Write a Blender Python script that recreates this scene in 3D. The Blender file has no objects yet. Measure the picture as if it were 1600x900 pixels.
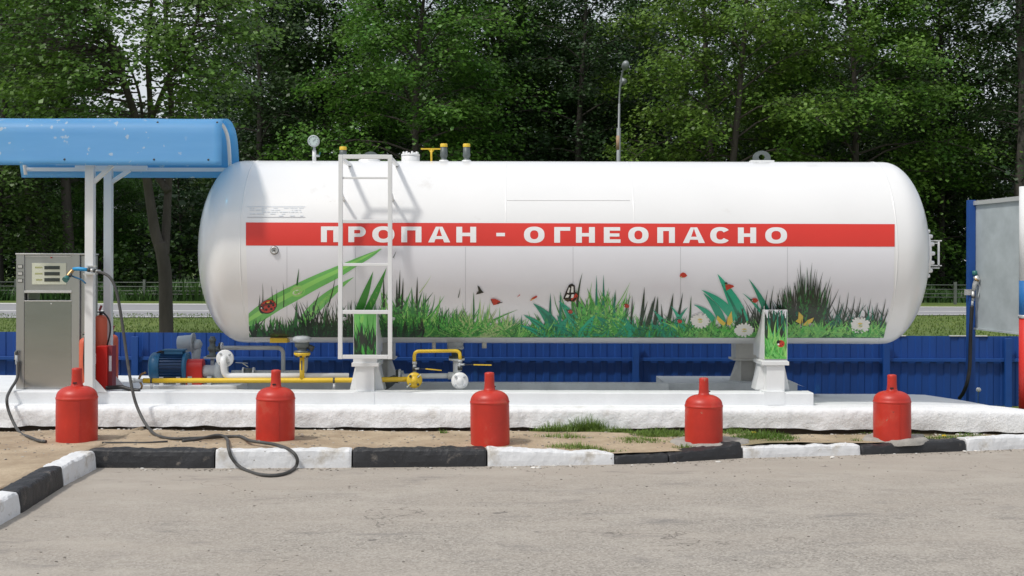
import bpy, math, random
import numpy as np
from mathutils import Vector, Matrix, noise
R_ = math.radians
random.seed(7)
S = bpy.context.scene
COL = S.collection

# ------------------------------------------------------------------ camera, sky, sun, exposure
F = 2000.0                     # focal length in photo pixels (1600 wide)
CH = 1.5                       # eye height
HY = 413.0                     # horizon row in the photo
ROLL = 0.0022
cam_d = bpy.data.cameras.new('camera'); cam = bpy.data.objects.new('camera', cam_d); COL.objects.link(cam)
cam_d.sensor_width = 36; cam_d.lens = 36*F/1600; cam_d.shift_y = (HY-450)/1600
cam_d.clip_start = .1; cam_d.clip_end = 3000
cam.matrix_world = Matrix.Translation((0, 0, CH)) @ Matrix.Rotation(math.pi/2, 4, 'X') @ Matrix.Rotation(ROLL, 4, 'Z')
S.camera = cam
W = bpy.data.worlds.new('World'); S.world = W; W.use_nodes = True
nt = W.node_tree
sky = nt.nodes.new('ShaderNodeTexSky'); sky.sky_type = 'NISHITA'; sky.sun_disc = False
SUN = Vector((-.26, -.20, .50)).normalized()
sky.sun_elevation = math.asin(SUN.z); sky.sun_rotation = math.atan2(SUN.x, SUN.y)
sky.air_density = 1.0; sky.dust_density = 5.0; sky.ozone_density = 1.0; sky.altitude = 100
bg = nt.nodes['Background']; bg.inputs[1].default_value = .135
# thin bright cloud veil over the blue
wtc = nt.nodes.new('ShaderNodeTexCoord'); wmp = nt.nodes.new('ShaderNodeMapping'); wmp.inputs['Scale'].default_value = (1, 1, 2.5)
wns = nt.nodes.new('ShaderNodeTexNoise'); wns.inputs['Scale'].default_value = 2.2; wns.inputs['Detail'].default_value = 7
wmr = nt.nodes.new('ShaderNodeMapRange'); wmr.inputs[1].default_value = .32; wmr.inputs[2].default_value = .62; wmr.inputs[3].default_value = .25; wmr.inputs[4].default_value = .95
wmx = nt.nodes.new('ShaderNodeMix'); wmx.data_type = 'RGBA'; wmx.inputs[7].default_value = (6.3, 6.6, 7.0, 1)
nt.links.new(wtc.outputs['Generated'], wmp.inputs[0]); nt.links.new(wmp.outputs[0], wns.inputs[0]); nt.links.new(wns.outputs[0], wmr.inputs[0])
nt.links.new(wmr.outputs[0], wmx.inputs[0]); nt.links.new(sky.outputs[0], wmx.inputs[6]); nt.links.new(wmx.outputs[2], bg.inputs[0])
sd = bpy.data.lights.new('sun', 'SUN'); sun = bpy.data.objects.new('sun', sd); COL.objects.link(sun)
sd.energy = 2.35; sd.angle = R_(5); sd.color = (1, .965, .91)
sun.rotation_euler = SUN.to_track_quat('Z', 'Y').to_euler()
S.view_settings.view_transform = 'Standard'; S.view_settings.look = 'None'
S.view_settings.exposure = -0.12; S.view_settings.gamma = 1.0
S.cycles.max_bounces = 8; S.cycles.transparent_max_bounces = 8
S.cycles.use_denoising = True

cR, sR = math.cos(ROLL), math.sin(ROLL)
def unpix(px, py):
    du, dv = px-800.0, HY-py
    return (du*cR - dv*sR)/F, (du*sR + dv*cR)/F
def P(px, py, Y):
    a, b = unpix(px, py)
    return Vector((a*Y, Y, CH+b*Y))
def G(px, py, z=0.0):
    a, b = unpix(px, py)
    Y = (z-CH)/b
    return Vector((a*Y, Y, z))

# ------------------------------------------------------------------ materials
def lin(r, g, b):
    f = lambda c: (c/255/12.92) if c/255 <= .04045 else ((c/255+.055)/1.055)**2.4
    return (f(r), f(g), f(b))
def pm(name, col, rough=.5, metal=0., var=None, bump=None, spots=None, coat=0., spec=.5, stretch=(1, 1, 1), island=0., each=False):
    """procedural paint: base colour, soft variation (scale, amount), bump (scale, strength), list of spots (colour, scale, threshold, softness)"""
    m = bpy.data.materials.new(name); m.use_nodes = True
    n, l = m.node_tree.nodes, m.node_tree.links
    b = n['Principled BSDF']
    b.inputs['Roughness'].default_value = rough; b.inputs['Metallic'].default_value = metal
    b.inputs['Coat Weight'].default_value = coat; b.inputs['Coat Roughness'].default_value = .08
    b.inputs['Specular IOR Level'].default_value = spec
    tc = n.new('ShaderNodeTexCoord'); mp = n.new('ShaderNodeMapping'); l.new(tc.outputs['Object'], mp.inputs[0])
    mp.inputs['Scale'].default_value = stretch
    if each:            # every copy wears its own pattern
        oi = n.new('ShaderNodeObjectInfo'); vs_ = n.new('ShaderNodeVectorMath'); vs_.operation = 'SCALE'; vs_.inputs[0].default_value = (37, 53, 71)
        l.new(oi.outputs['Random'], vs_.inputs['Scale']); l.new(vs_.outputs[0], mp.inputs['Location'])
    rgb = n.new('ShaderNodeRGB'); rgb.outputs[0].default_value = (*col, 1)
    out = rgb.outputs[0]
    def noise_(scale, det=6, rough_=.6):
        t = n.new('ShaderNodeTexNoise'); t.inputs['Scale'].default_value = scale; t.inputs['Detail'].default_value = det
        t.inputs['Roughness'].default_value = rough_
        l.new(mp.outputs[0], t.inputs[0]); return t.outputs[0]
    if var:
        mr = n.new('ShaderNodeMapRange'); l.new(noise_(var[0]), mr.inputs[0])
        mr.inputs[1].default_value = .3; mr.inputs[2].default_value = .7
        mr.inputs[3].default_value = 1-var[1]; mr.inputs[4].default_value = 1+var[1]
        hs = n.new('ShaderNodeHueSaturation'); l.new(out, hs.inputs['Color']); l.new(mr.outputs[0], hs.inputs['Value']); out = hs.outputs[0]
    if island:
        g = n.new('ShaderNodeNewGeometry')
        mr = n.new('ShaderNodeMapRange'); l.new(g.outputs['Random Per Island'], mr.inputs[0])
        mr.inputs[3].default_value = 1-island; mr.inputs[4].default_value = 1+island
        hs = n.new('ShaderNodeHueSaturation'); l.new(out, hs.inputs['Color']); l.new(mr.outputs[0], hs.inputs['Value']); out = hs.outputs[0]
    for sp in (spots or []):
        c, sc, th, so = sp
        mr = n.new('ShaderNodeMapRange'); l.new(noise_(sc, 8, .65), mr.inputs[0])
        mr.inputs[1].default_value = th; mr.inputs[2].default_value = th+so
        mx = n.new('ShaderNodeMix'); mx.data_type = 'RGBA'
        l.new(mr.outputs[0], mx.inputs[0]); l.new(out, mx.inputs[6]); mx.inputs[7].default_value = (*c, 1)
        out = mx.outputs[2]
    l.new(out, b.inputs['Base Color'])
    if bump:
        bp = n.new('ShaderNodeBump'); bp.inputs['Strength'].default_value = bump[1]
        bp.inputs['Distance'].default_value = bump[2] if len(bump) > 2 else .01
        l.new(noise_(bump[0], 8, .7), bp.inputs['Height']); l.new(bp.outputs[0], b.inputs['Normal'])
    m['lin'] = 1
    return m
def leafmat(name, col, col2, trans=.35, island=.35):
    m = bpy.data.materials.new(name); m.use_nodes = True
    n, l = m.node_tree.nodes, m.node_tree.links
    b = n['Principled BSDF']; b.inputs['Roughness'].default_value = .42; b.inputs['Specular IOR Level'].default_value = .4
    g = n.new('ShaderNodeNewGeometry')
    oi = n.new('ShaderNodeObjectInfo')
    mx = n.new('ShaderNodeMix'); mx.data_type = 'RGBA'; mx.inputs[6].default_value = (*col, 1); mx.inputs[7].default_value = (*col2, 1)
    tc = n.new('ShaderNodeTexCoord'); ns = n.new('ShaderNodeTexNoise'); ns.inputs['Scale'].default_value = .8
    l.new(tc.outputs['Object'], ns.inputs[0])
    mrn = n.new('ShaderNodeMapRange'); l.new(ns.outputs[0], mrn.inputs[0]); mrn.inputs[1].default_value = .35; mrn.inputs[2].default_value = .65
    l.new(mrn.outputs[0], mx.inputs[0])
    mr = n.new('ShaderNodeMapRange'); l.new(g.outputs['Random Per Island'], mr.inputs[0])
    mr.inputs[3].default_value = 1-island; mr.inputs[4].default_value = 1+island
    hs = n.new('ShaderNodeHueSaturation'); l.new(mx.outputs[2], hs.inputs['Color']); l.new(mr.outputs[0], hs.inputs['Value'])
    mr2 = n.new('ShaderNodeMapRange'); l.new(oi.outputs['Random'], mr2.inputs[0]); mr2.inputs[3].default_value = .482; mr2.inputs[4].default_value = .512
    l.new(mr2.outputs[0], hs.inputs['Hue'])
    l.new(hs.outputs[0], b.inputs['Base Color'])
    t = n.new('ShaderNodeBsdfTranslucent'); l.new(hs.outputs[0], t.inputs[0])
    ms = n.new('ShaderNodeMixShader'); ms.inputs[0].default_value = trans
    l.new(b.outputs[0], ms.inputs[1]); l.new(t.outputs[0], ms.inputs[2])
    l.new(ms.outputs[0], n['Material Output'].inputs[0])
    return m

M = {}
M['white'] = pm('white_paint', (.76, .77, .77), .38, var=(3, .04), spots=[((.45, .43, .38), 9, .72, .12)])
M['tankwhite'] = pm('tank_white_enamel', (.80, .80, .797), .30, var=(.9, .03), coat=.35, bump=(1.6, .10, .03), spots=[((.62, .60, .57), 2.4, .64, .2), ((.55, .51, .45), 13, .70, .1)])
M['film'] = pm('printed_film', (.78, .78, .82), .3, var=(1.3, .02), coat=.3)
M['red_film'] = pm('red_film', (.66, .035, .022), .38, var=(1.5, .05))
M['letter'] = pm('white_film', (.80, .80, .80), .4)
M['seam'] = pm('film_seam', (.50, .50, .53), .5)
M['cream'] = pm('old_cream_paint', (.58, .57, .53), .5, var=(8, .1), spots=[((.3, .25, .18), 14, .66, .1)])
M['wash'] = pm('whitewash', (.86, .87, .88), .8, var=(7, .05), bump=(24, .7, .02), spots=[((.60, .57, .52), 4, .60, .16), ((.42, .37, .30), 16, .67, .06), ((.2, .17, .13), 38, .72, .03)])
M['washs'] = pm('whitewash_beam', (.74, .76, .77), .75, var=(4, .06), bump=(30, .25, .01), spots=[((.45, .43, .38), 11, .7, .08)])
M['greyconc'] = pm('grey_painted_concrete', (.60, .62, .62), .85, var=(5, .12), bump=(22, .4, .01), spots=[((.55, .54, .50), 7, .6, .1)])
M['conc'] = pm('bare_concrete', (.36, .34, .31), .9, var=(8, .15), bump=(30, .8, .02))
M['black_kerb'] = pm('black_kerb_paint', (.022, .023, .026), .55, var=(6, .2), bump=(30, .5, .012), spots=[((.17, .15, .13), 8, .62, .12), ((.32, .27, .2), 30, .68, .06)])
M['white_kerb'] = pm('white_kerb_paint', (.72, .73, .74), .75, var=(6, .07), bump=(30, .5, .012), spots=[((.50, .47, .42), 6, .52, .16), ((.2, .18, .15), 26, .66, .04)])
M['red'] = pm('red_cylinder_paint', (.50, .028, .014), .42, var=(5, .16), each=True, bump=(60, .12, .004), spots=[((.46, .10, .06), 5, .56, .2), ((.36, .20, .13), 16, .66, .08), ((.12, .04, .03), 30, .69, .03)])
M['orange'] = pm('faded_extinguisher_paint', (.62, .12, .06), .4, var=(6, .07))
M['redbox'] = pm('red_box_paint', (.55, .02, .015), .35, var=(6, .05))
M['darkred'] = pm('dark_red_paint', (.22, .03, .04), .45)
M['steel'] = pm('brushed_steel', (.46, .46, .46), .30, .85, var=(3, .1), stretch=(1, 1, .15), bump=(40, .06, .004))
M['steel2'] = pm('brushed_steel_door', (.43, .44, .455), .22, .95, var=(2, .12), stretch=(.2, 1, 1), bump=(12, .05, .01))
M['alu'] = pm('light_aluminium', (.62, .62, .61), .4, .6, var=(3, .06))
M['galv'] = pm('galvanised_sheet', (.42, .465, .48), .6, .2, var=(5, .13), spots=[((.35, .39, .405), 3, .55, .2)])
M['ivory'] = pm('ivory_panel', (.62, .64, .52), .4)
M['lcd'] = pm('lcd', (.05, .06, .055), .25)
M['olive'] = pm('olive_print', (.35, .36, .10), .5)
M['button'] = pm('button_plate', (.5, .5, .47), .4)
M['dark'] = pm('dark_metal', (.06, .065, .065), .45, .3, var=(10, .2), spots=[((.16, .11, .07), 20, .62, .1)])
M['greygreen'] = pm('grey_cast_iron', (.12, .14, .14), .5, .2, var=(12, .2))
M['lgrey'] = pm('light_grey_paint', (.45, .48, .50), .45, var=(6, .08), spots=[((.2, .17, .14), 12, .66, .1)])
M['brass'] = pm('brass', (.38, .25, .12), .35, .9, var=(12, .15))
M['yellow'] = pm('yellow_pipe_paint', (.74, .50, .035), .4, var=(5, .08), spots=[((.4, .33, .15), 16, .7, .08)])
M['blue_motor'] = pm('blue_motor_paint', (.01, .05, .14), .4, var=(8, .15))
M['blue_motor2'] = pm('light_blue_paint', (.018, .12, .25), .4)
M['fence'] = pm('blue_profiled_sheet', (.006, .058, .275), .5, var=(3, .12), stretch=(1, 1, .3), spots=[((.015, .11, .34), 7, .62, .12)])
M['bluepost'] = pm('blue_post_paint', (.007, .066, .29), .5, var=(6, .1))
M['bandblue'] = pm('post_blue', (.02, .15, .42), .45)
M['bandred'] = pm('post_red', (.62, .03, .02), .45)
M['rubber'] = pm('black_rubber', (.018, .018, .019), .5, var=(20, .3))
M['greyhose'] = pm('dusty_rubber_hose', (.062, .062, .06), .6, var=(9, .3), spots=[((.2, .17, .13), 14, .62, .12)])
M['nozzleblue'] = pm('blue_nozzle_grip', (.02, .30, .62), .4)
M['teal'] = pm('teal_cap', (.03, .16, .15), .45)
M['glassface'] = pm('gauge_face', (.50, .60, .58), .15, coat=1)
M['roadgrey'] = pm('road_asphalt', (.30, .30, .315), .9, var=(2, .06), bump=(40, .3))
M['line'] = pm('road_marking', (.72, .72, .70), .8, var=(3, .12))
M['guard'] = pm('weathered_rail', (.11, .125, .11), .6, var=(5, .2))
M['lamp_metal'] = pm('street_lamp_metal', (.26, .28, .29), .5, .2, var=(5, .1), stretch=(1, 1, .3))
M['rust'] = pm('rusty_paint', (.33, .22, .14), .7, var=(6, .2))
M['lampglass'] = pm('lamp_glass', (.5, .5, .46), .2)
M['bark'] = pm('bark', (.075, .064, .054), .9, var=(4, .3), stretch=(1, 1, .25), bump=(16, 1, .03))
M['bark2'] = pm('bark_dark', (.055, .05, .042), .9, var=(4, .3), stretch=(1, 1, .25), bump=(10, 1, .03))
M['stone'] = pm('pebbles', (.30, .27, .23), .9, island=.6)
M['crumb'] = pm('whitewash_crumbs', (.66, .64, .6), .9, island=.2)
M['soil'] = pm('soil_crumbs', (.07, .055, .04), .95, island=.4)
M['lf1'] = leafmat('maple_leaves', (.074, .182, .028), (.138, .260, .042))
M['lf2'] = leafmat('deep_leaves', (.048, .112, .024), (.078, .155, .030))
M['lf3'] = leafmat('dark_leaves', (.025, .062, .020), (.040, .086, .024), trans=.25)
M['lfnear'] = leafmat('near_maple_leaves', (.068, .162, .026), (.122, .235, .038))
M['weed'] = leafmat('weeds', (.05, .115, .03), (.09, .17, .05))
M['grass'] = leafmat('grass_blades', (.085, .15, .025), (.16, .22, .05))
M['grassn'] = leafmat('tuft_blades', (.12, .22, .035), (.21, .30, .07), island=.3)
M['p_dark'] = pm('print_dark_green', (.022, .045, .022), .35, island=.3)
M['p_black'] = pm('print_blackish', (.030, .036, .028), .35, island=.3)
M['p_deep'] = pm('print_deep_green', (.030, .17, .04), .35, island=.35)
M['p_green'] = pm('print_green', (.075, .36, .06), .35, island=.35)
M['p_lime'] = pm('print_lime', (.24, .54, .13), .35, island=.3)
M['p_leaf'] = pm('print_leaf', (.17, .52, .13), .35, var=(6, .15))
M['p_teal'] = pm('print_teal', (.02, .34, .20), .35, island=.25)
M['p_teal2'] = pm('print_dark_teal', (.012, .18, .11), .35, island=.25)
M['p_pale'] = pm('print_pale_blade', (.42, .56, .24), .35, island=.25)
M['p_brown'] = pm('print_brown', (.07, .05, .025), .35, var=(20, .4))
M['p_red'] = pm('print_red', (.50, .04, .02), .35)
M['p_blk'] = pm('print_black', (.012, .01, .01), .35)
M['p_white'] = pm('print_white', (.78, .78, .75), .35)
M['p_yel'] = pm('print_yellow', (.70, .52, .08), .35)
M['p_text'] = pm('faded_print', (.66, .70, .75), .4)
M['dandy'] = pm('dandelion_yellow', (.75, .55, .02), .6)
M['fluff'] = pm('dandelion_fluff', (.7, .7, .68), .8)

def surf_mat(name, build):
    m = bpy.data.materials.new(name); m.use_nodes = True
    build(m.node_tree.nodes, m.node_tree.links, m.node_tree.nodes['Principled BSDF'])
    return m
def mk_noise(n, l, vec, scale, det=8, rough=.6):
    t = n.new('ShaderNodeTexNoise'); t.inputs['Scale'].default_value = scale; t.inputs['Detail'].default_value = det
    t.inputs['Roughness'].default_value = rough; l.new(vec, t.inputs[0]); return t.outputs[0]
def mk_range(n, l, v, a, b, c=0., d=1.):
    t = n.new('ShaderNodeMapRange'); l.new(v, t.inputs[0])
    for i, x in enumerate((a, b, c, d)): t.inputs[i+1].default_value = x
    return t.outputs[0]
def mk_mix(n, l, f, a, b):
    t = n.new('ShaderNodeMix'); t.data_type = 'RGBA'; l.new(f, t.inputs[0])
    for i, x in ((6, a), (7, b)):
        if isinstance(x, tuple): t.inputs[i].default_value = (*x, 1)
        else: l.new(x, t.inputs[i])
    return t.outputs[2]
def mk_math(n, l, op, a, b):
    t = n.new('ShaderNodeMath'); t.operation = op
    for i, x in ((0, a), (1, b)):
        if isinstance(x, (int, float)): t.inputs[i].default_value = x
        else: l.new(x, t.inputs[i])
    return t.outputs[0]
def asphalt(n, l, b):
    tc = n.new('ShaderNodeTexCoord'); v = tc.outputs['Object']
    mp = n.new('ShaderNodeMapping'); mp.inputs['Scale'].default_value = (.45, 1.2, 1); mp.inputs['Rotation'].default_value = (0, 0, .12); l.new(v, mp.inputs[0])
    sx = n.new('ShaderNodeSeparateXYZ'); l.new(v, sx.inputs[0])
    big = mk_noise(n, l, mp.outputs[0], 1.1, 6, .6)
    mid = mk_noise(n, l, mp.outputs[0], 5, 8, .7)
    fine = mk_noise(n, l, v, 90, 4, .7)
    vo = n.new('ShaderNodeTexVoronoi'); vo.inputs['Scale'].default_value = 85; l.new(v, vo.inputs[0])
    near = mk_range(n, l, sx.outputs[1], 7.4, 9.6, 0, .75)           # sand has drifted against the kerb
    left = mk_range(n, l, sx.outputs[0], -.8, -3.2, 0, .5)
    s = mk_math(n, l, 'ADD', mk_math(n, l, 'ADD', near, left), mk_math(n, l, 'SUBTRACT', mk_math(n, l, 'MULTIPLY', big, 1.5), .6))
    s = mk_math(n, l, 'ADD', s, mk_math(n, l, 'SUBTRACT', mk_math(n, l, 'MULTIPLY', mid, 1.0), .42))
    sf = mk_range(n, l, s, .05, 1.0, 0.25, .9)
    stone = mk_mix(n, l, mk_range(n, l, vo.outputs['Color'], .1, .9), (.18, .168, .15), (.45, .42, .375))
    sand = mk_mix(n, l, fine, (.34, .30, .255), (.44, .395, .34))
    c = mk_mix(n, l, sf, stone, sand)
    dk = mk_noise(n, l, mp.outputs[0], 3.4, 9, .68)
    c = mk_mix(n, l, mk_range(n, l, dk, .56, .70, 0, .6), c, (.17, .162, .158))
    st = n.new('ShaderNodeMapping'); st.inputs['Scale'].default_value = (1.1, 1.9, 1); st.inputs['Rotation'].default_value = (0, 0, -.2); l.new(v, st.inputs[0])
    c = mk_mix(n, l, mk_range(n, l, mk_noise(n, l, st.outputs[0], 1.3, 9, .66), .48, .66, 0, .45), c, (.47, .43, .375))
    c = mk_mix(n, l, mk_range(n, l, mk_noise(n, l, st.outputs[0], 3.7, 4, .5), .70, .74, 0, .75), c, (.12, .11, .105))
    sp = mk_noise(n, l, v, 21, 3, .5)
    c = mk_mix(n, l, mk_range(n, l, sp, .74, .78, 0, .8), c, (.10, .09, .08))
    cv = n.new('ShaderNodeTexVoronoi'); cv.feature = 'DISTANCE_TO_EDGE'; cv.inputs['Scale'].default_value = .55
    wv = n.new('ShaderNodeVectorMath'); wv.operation = 'ADD'; wn = n.new('ShaderNodeTexNoise'); wn.inputs['Scale'].default_value = 3; wn.inputs['Detail'].default_value = 6
    l.new(v, wn.inputs[0]); l.new(v, wv.inputs[0]); l.new(wn.outputs['Color'], wv.inputs[1]); l.new(wv.outputs[0], cv.inputs[0])
    ck = mk_math(n, l, 'MULTIPLY', mk_range(n, l, cv.outputs[0], .0, .006, 1, 0), mk_range(n, l, big, .5, .6, 0, .7))
    c = mk_mix(n, l, ck, c, (.09, .08, .07))
    l.new(c, b.inputs['Base Color']); b.inputs['Roughness'].default_value = .92; b.inputs['Specular IOR Level'].default_value = .25
    bp = n.new('ShaderNodeBump'); bp.inputs['Strength'].default_value = .55; bp.inputs['Distance'].default_value = .006
    h = mk_math(n, l, 'ADD', mk_math(n, l, 'MULTIPLY', vo.outputs[0], .5), fine)
    l.new(h, bp.inputs['Height']); l.new(bp.outputs[0], b.inputs['Normal'])
M['asphalt'] = surf_mat('dusty_asphalt', asphalt)
def sandm(n, l, b):
    tc = n.new('ShaderNodeTexCoord'); v = tc.outputs['Object']
    a = mk_noise(n, l, v, 3, 8, .65); f = mk_noise(n, l, v, 60, 5, .7)
    sx = n.new('ShaderNodeSeparateXYZ'); l.new(v, sx.inputs[0])
    c = mk_mix(n, l, mk_range(n, l, a, .36, .62), (.36, .275, .19), (.56, .455, .325))
    c = mk_mix(n, l, mk_range(n, l, f, .35, .65, 0, .5), c, (.33, .26, .18))
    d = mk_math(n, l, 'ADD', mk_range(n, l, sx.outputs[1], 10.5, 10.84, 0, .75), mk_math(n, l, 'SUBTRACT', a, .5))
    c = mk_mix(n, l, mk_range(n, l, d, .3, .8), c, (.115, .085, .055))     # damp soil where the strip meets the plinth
    g = mk_math(n, l, 'ADD', mk_range(n, l, sx.outputs[0], .2, 1.6, 0, .42), mk_math(n, l, 'SUBTRACT', mk_noise(n, l, v, 2.2, 5, .6), .5))
    c = mk_mix(n, l, mk_range(n, l, g, .3, .6, 0, .6), c, (.19, .19, .085))
    l.new(c, b.inputs['Base Color']); b.inputs['Roughness'].default_value = .95; b.inputs['Specular IOR Level'].default_value = .2
    bp = n.new('ShaderNodeBump'); bp.inputs['Strength'].default_value = .7; bp.inputs['Distance'].default_value = .015
    l.new(mk_noise(n, l, v, 26, 8, .75), bp.inputs['Height']); l.new(bp.outputs[0], b.inputs['Normal'])
M['sand'] = surf_mat('sand', sandm)
def lawn(n, l, b):
    tc = n.new('ShaderNodeTexCoord'); v = tc.outputs['Object']
    mp = n.new('ShaderNodeMapping'); mp.inputs['Scale'].default_value = (1, .35, 1); l.new(v, mp.inputs[0])
    a = mk_noise(n, l, mp.outputs[0], .7, 6, .65); f = mk_noise(n, l, v, 14, 6, .7)
    c = mk_mix(n, l, mk_range(n, l, a, .35, .65), (.085, .145, .022), (.17, .22, .045))
    c = mk_mix(n, l, mk_range(n, l, f, .4, .7, 0, .5), c, (.05, .09, .02))
    l.new(c, b.inputs['Base Color']); b.inputs['Roughness'].default_value = .9
    bp = n.new('ShaderNodeBump'); bp.inputs['Strength'].default_value = .8; bp.inputs['Distance'].default_value = .05
    l.new(f, bp.inputs['Height']); l.new(bp.outputs[0], b.inputs['Normal'])
M['lawn'] = surf_mat('lawn', lawn)
def roofm(n, l, b):
    b.inputs['Roughness'].default_value = .45
    tc = n.new('ShaderNodeTexCoord'); v = tc.outputs['Object']
    mp = n.new('ShaderNodeMapping'); mp.inputs['Scale'].default_value = (.5, 3, 3); l.new(v, mp.inputs[0])
    a = mk_noise(n, l, mp.outputs[0], 2, 5, .6)
    c = mk_mix(n, l, mk_range(n, l, a, .3, .7), (.20, .49, .78), (.26, .56, .84))
    sc = mk_noise(n, l, v, 13, 3, .5); sg = mk_noise(n, l, v, 1.6, 3, .5)
    k = mk_math(n, l, 'MULTIPLY', mk_range(n, l, sc, .645, .67), mk_range(n, l, sg, .45, .55))
    c = mk_mix(n, l, k, c, (.62, .70, .78))
    l.new(c, b.inputs['Base Color'])
    t = n.new('ShaderNodeBsdfTranslucent'); l.new(c, t.inputs[0])
    tr = n.new('ShaderNodeBsdfTransparent'); tr.inputs[0].default_value = (.16, .78, 1.0, 1)
    m1 = n.new('ShaderNodeMixShader'); m1.inputs[0].default_value = .4
    l.new(b.outputs[0], m1.inputs[1]); l.new(t.outputs[0], m1.inputs[2])
    m2 = n.new('ShaderNodeMixShader'); m2.inputs[0].default_value = .22
    l.new(m1.outputs[0], m2.inputs[1]); l.new(tr.outputs[0], m2.inputs[2])
    l.new(m2.outputs[0], n['Material Output'].inputs[0])
M['roof'] = surf_mat('blue_polycarbonate', roofm)

# ------------------------------------------------------------------ mesh helpers
class MB:
    def __init__(s): s.v = []; s.f = []; s.mi = []; s.sm = []; s.mats = []
    def m(s, mat):
        mat = M[mat] if isinstance(mat, str) else mat
        if mat not in s.mats: s.mats.append(mat)
        return s.mats.index(mat)
    def add(s, vs, fs, mat, smooth=False):
        o = len(s.v); s.v += [tuple(v) for v in vs]; k = s.m(mat)
        for f in fs: s.f.append([i+o for i in f]); s.mi.append(k); s.sm.append(smooth)
        return s
    def box(s, x0, x1, y0, y1, z0, z1, mat):
        vs = [(x, y, z) for z in (z0, z1) for y in (y0, y1) for x in (x0, x1)]
        return s.add(vs, [(0, 2, 3, 1), (4, 5, 7, 6), (0, 1, 5, 4), (2, 6, 7, 3), (0, 4, 6, 2), (1, 3, 7, 5)], mat)
    def bar(s, a, b, w, h, mat, up=Vector((0, 0, 1))):
        a, b = Vector(a), Vector(b); d = (b-a).normalized()
        if abs(d.dot(up)) > .98: up = Vector((0, 1, 0))
        r = d.cross(up).normalized(); u = r.cross(d)
        vs = [p+r*sx*w/2+u*sz*h/2 for p in (a, b) for sx, sz in ((-1, -1), (1, -1), (1, 1), (-1, 1))]
        return s.add(vs, [(3, 2, 1, 0), (4, 5, 6, 7), (0, 1, 5, 4), (1, 2, 6, 5), (2, 3, 7, 6), (3, 0, 4, 7)], mat)
    def tube(s, pts, r, mat, seg=12, cap=True):
        pts = [Vector(p) for p in pts]; n = len(pts); rs = r if isinstance(r, (list, tuple)) else [r]*n
        vs = []; prev = None
        for i, p in enumerate(pts):
            d = (pts[min(i+1, n-1)]-pts[max(i-1, 0)])
            d = d.normalized() if d.length > 1e-9 else Vector((0, 0, 1))
            if prev is None:
                u = Vector((0, 0, 1)) if abs(d.z) < .9 else Vector((1, 0, 0))
                u = (u-d*u.dot(d)).normalized()
            else: u = (prev-d*prev.dot(d)).normalized()
            prev = u; w = d.cross(u)
            vs += [p+(u*math.cos(2*math.pi*k/seg)+w*math.sin(2*math.pi*k/seg))*rs[i] for k in range(seg)]
        fs = [(i*seg+k, i*seg+(k+1) % seg, (i+1)*seg+(k+1) % seg, (i+1)*seg+k) for i in range(n-1) for k in range(seg)]
        s.add(vs, fs, mat, True)
        if cap:
            o = len(s.v)-len(vs); k = s.m(mat)
            s.f.append([o+i for i in range(seg)][::-1]); s.mi.append(k); s.sm.append(False)
            s.f.append([o+(n-1)*seg+i for i in range(seg)]); s.mi.append(k); s.sm.append(False)
        return s
    def cyl(s, a, b, r, mat, seg=24): return s.tube([a, b], r, mat, seg)
    def lathe(s, prof, org, axis, mat, seg=32, smooth=True):
        """prof: (radius, distance along axis)"""
        org = Vector(org); d = Vector(axis).normalized()
        u = Vector((0, 0, 1)) if abs(d.z) < .9 else Vector((1, 0, 0)); u = (u-d*u.dot(d)).normalized(); w = d.cross(u)
        vs = [org+d*h+(u*math.cos(2*math.pi*k/seg)+w*math.sin(2*math.pi*k/seg))*r for r, h in prof for k in range(seg)]
        fs = [(i*seg+k, i*seg+(k+1) % seg, (i+1)*seg+(k+1) % seg, (i+1)*seg+k) for i in range(len(prof)-1) for k in range(seg)]
        return s.add(vs, fs, mat, smooth)
    def prism(s, poly, off, mat):
        """poly: list of points (any plane), extruded by vector off"""
        n = len(poly); off = Vector(off); vs = [Vector(p) for p in poly]+[Vector(p)+off for p in poly]
        fs = [list(range(n)), [n+i for i in range(n)][::-1]]+[(i, n+i, n+(i+1) % n, (i+1) % n) for i in range(n)]
        return s.add(vs, fs, mat)
    def patch(s, c, nu, nv, fn, mat):
        """c: 4 corners in 2-D (a b c d round), mapped by fn"""
        vs = []
        for j in range(nv+1):
            for i in range(nu+1):
                u, v = i/nu, j/nv
                x = (c[0][0]*(1-u)+c[1][0]*u)*(1-v)+(c[3][0]*(1-u)+c[2][0]*u)*v
                y = (c[0][1]*(1-u)+c[1][1]*u)*(1-v)+(c[3][1]*(1-u)+c[2][1]*u)*v
                vs.append(fn(x, y))
        q = nu+1
        return s.add(vs, [(j*q+i, j*q+i+1, (j+1)*q+i+1, (j+1)*q+i) for j in range(nv) for i in range(nu)], mat, True)
    def build(s, name, parent=None, bevel=0, org=None, fix=True):
        me = bpy.data.meshes.new(name)
        vs = s.v
        base = Vector((0, 0, 0))
        if parent is not None:
            base = world_loc(parent)
            if org is not None: base = Vector(org)
        elif org is not None: base = Vector(org)
        if base.length: vs = [(v[0]-base.x, v[1]-base.y, v[2]-base.z) for v in vs]
        me.from_pydata(vs, [], s.f)
        for m_ in s.mats: me.materials.append(m_)
        me.polygons.foreach_set('material_index', s.mi); me.polygons.foreach_set('use_smooth', s.sm)
        if fix:
            import bmesh
            bm = bmesh.new(); bm.from_mesh(me); bmesh.ops.recalc_face_normals(bm, faces=bm.faces); bm.to_mesh(me); bm.free()
        me.update()
        o = bpy.data.objects.new(name, me); COL.objects.link(o)
        if parent is not None:
            o.parent = parent; o.location = base-world_loc(parent)
        else: o.location = base
        if bevel:
            b = o.modifiers.new('bevel', 'BEVEL'); b.width = bevel; b.segments = 2; b.limit_method = 'ANGLE'; b.angle_limit = R_(40)
        return o
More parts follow.
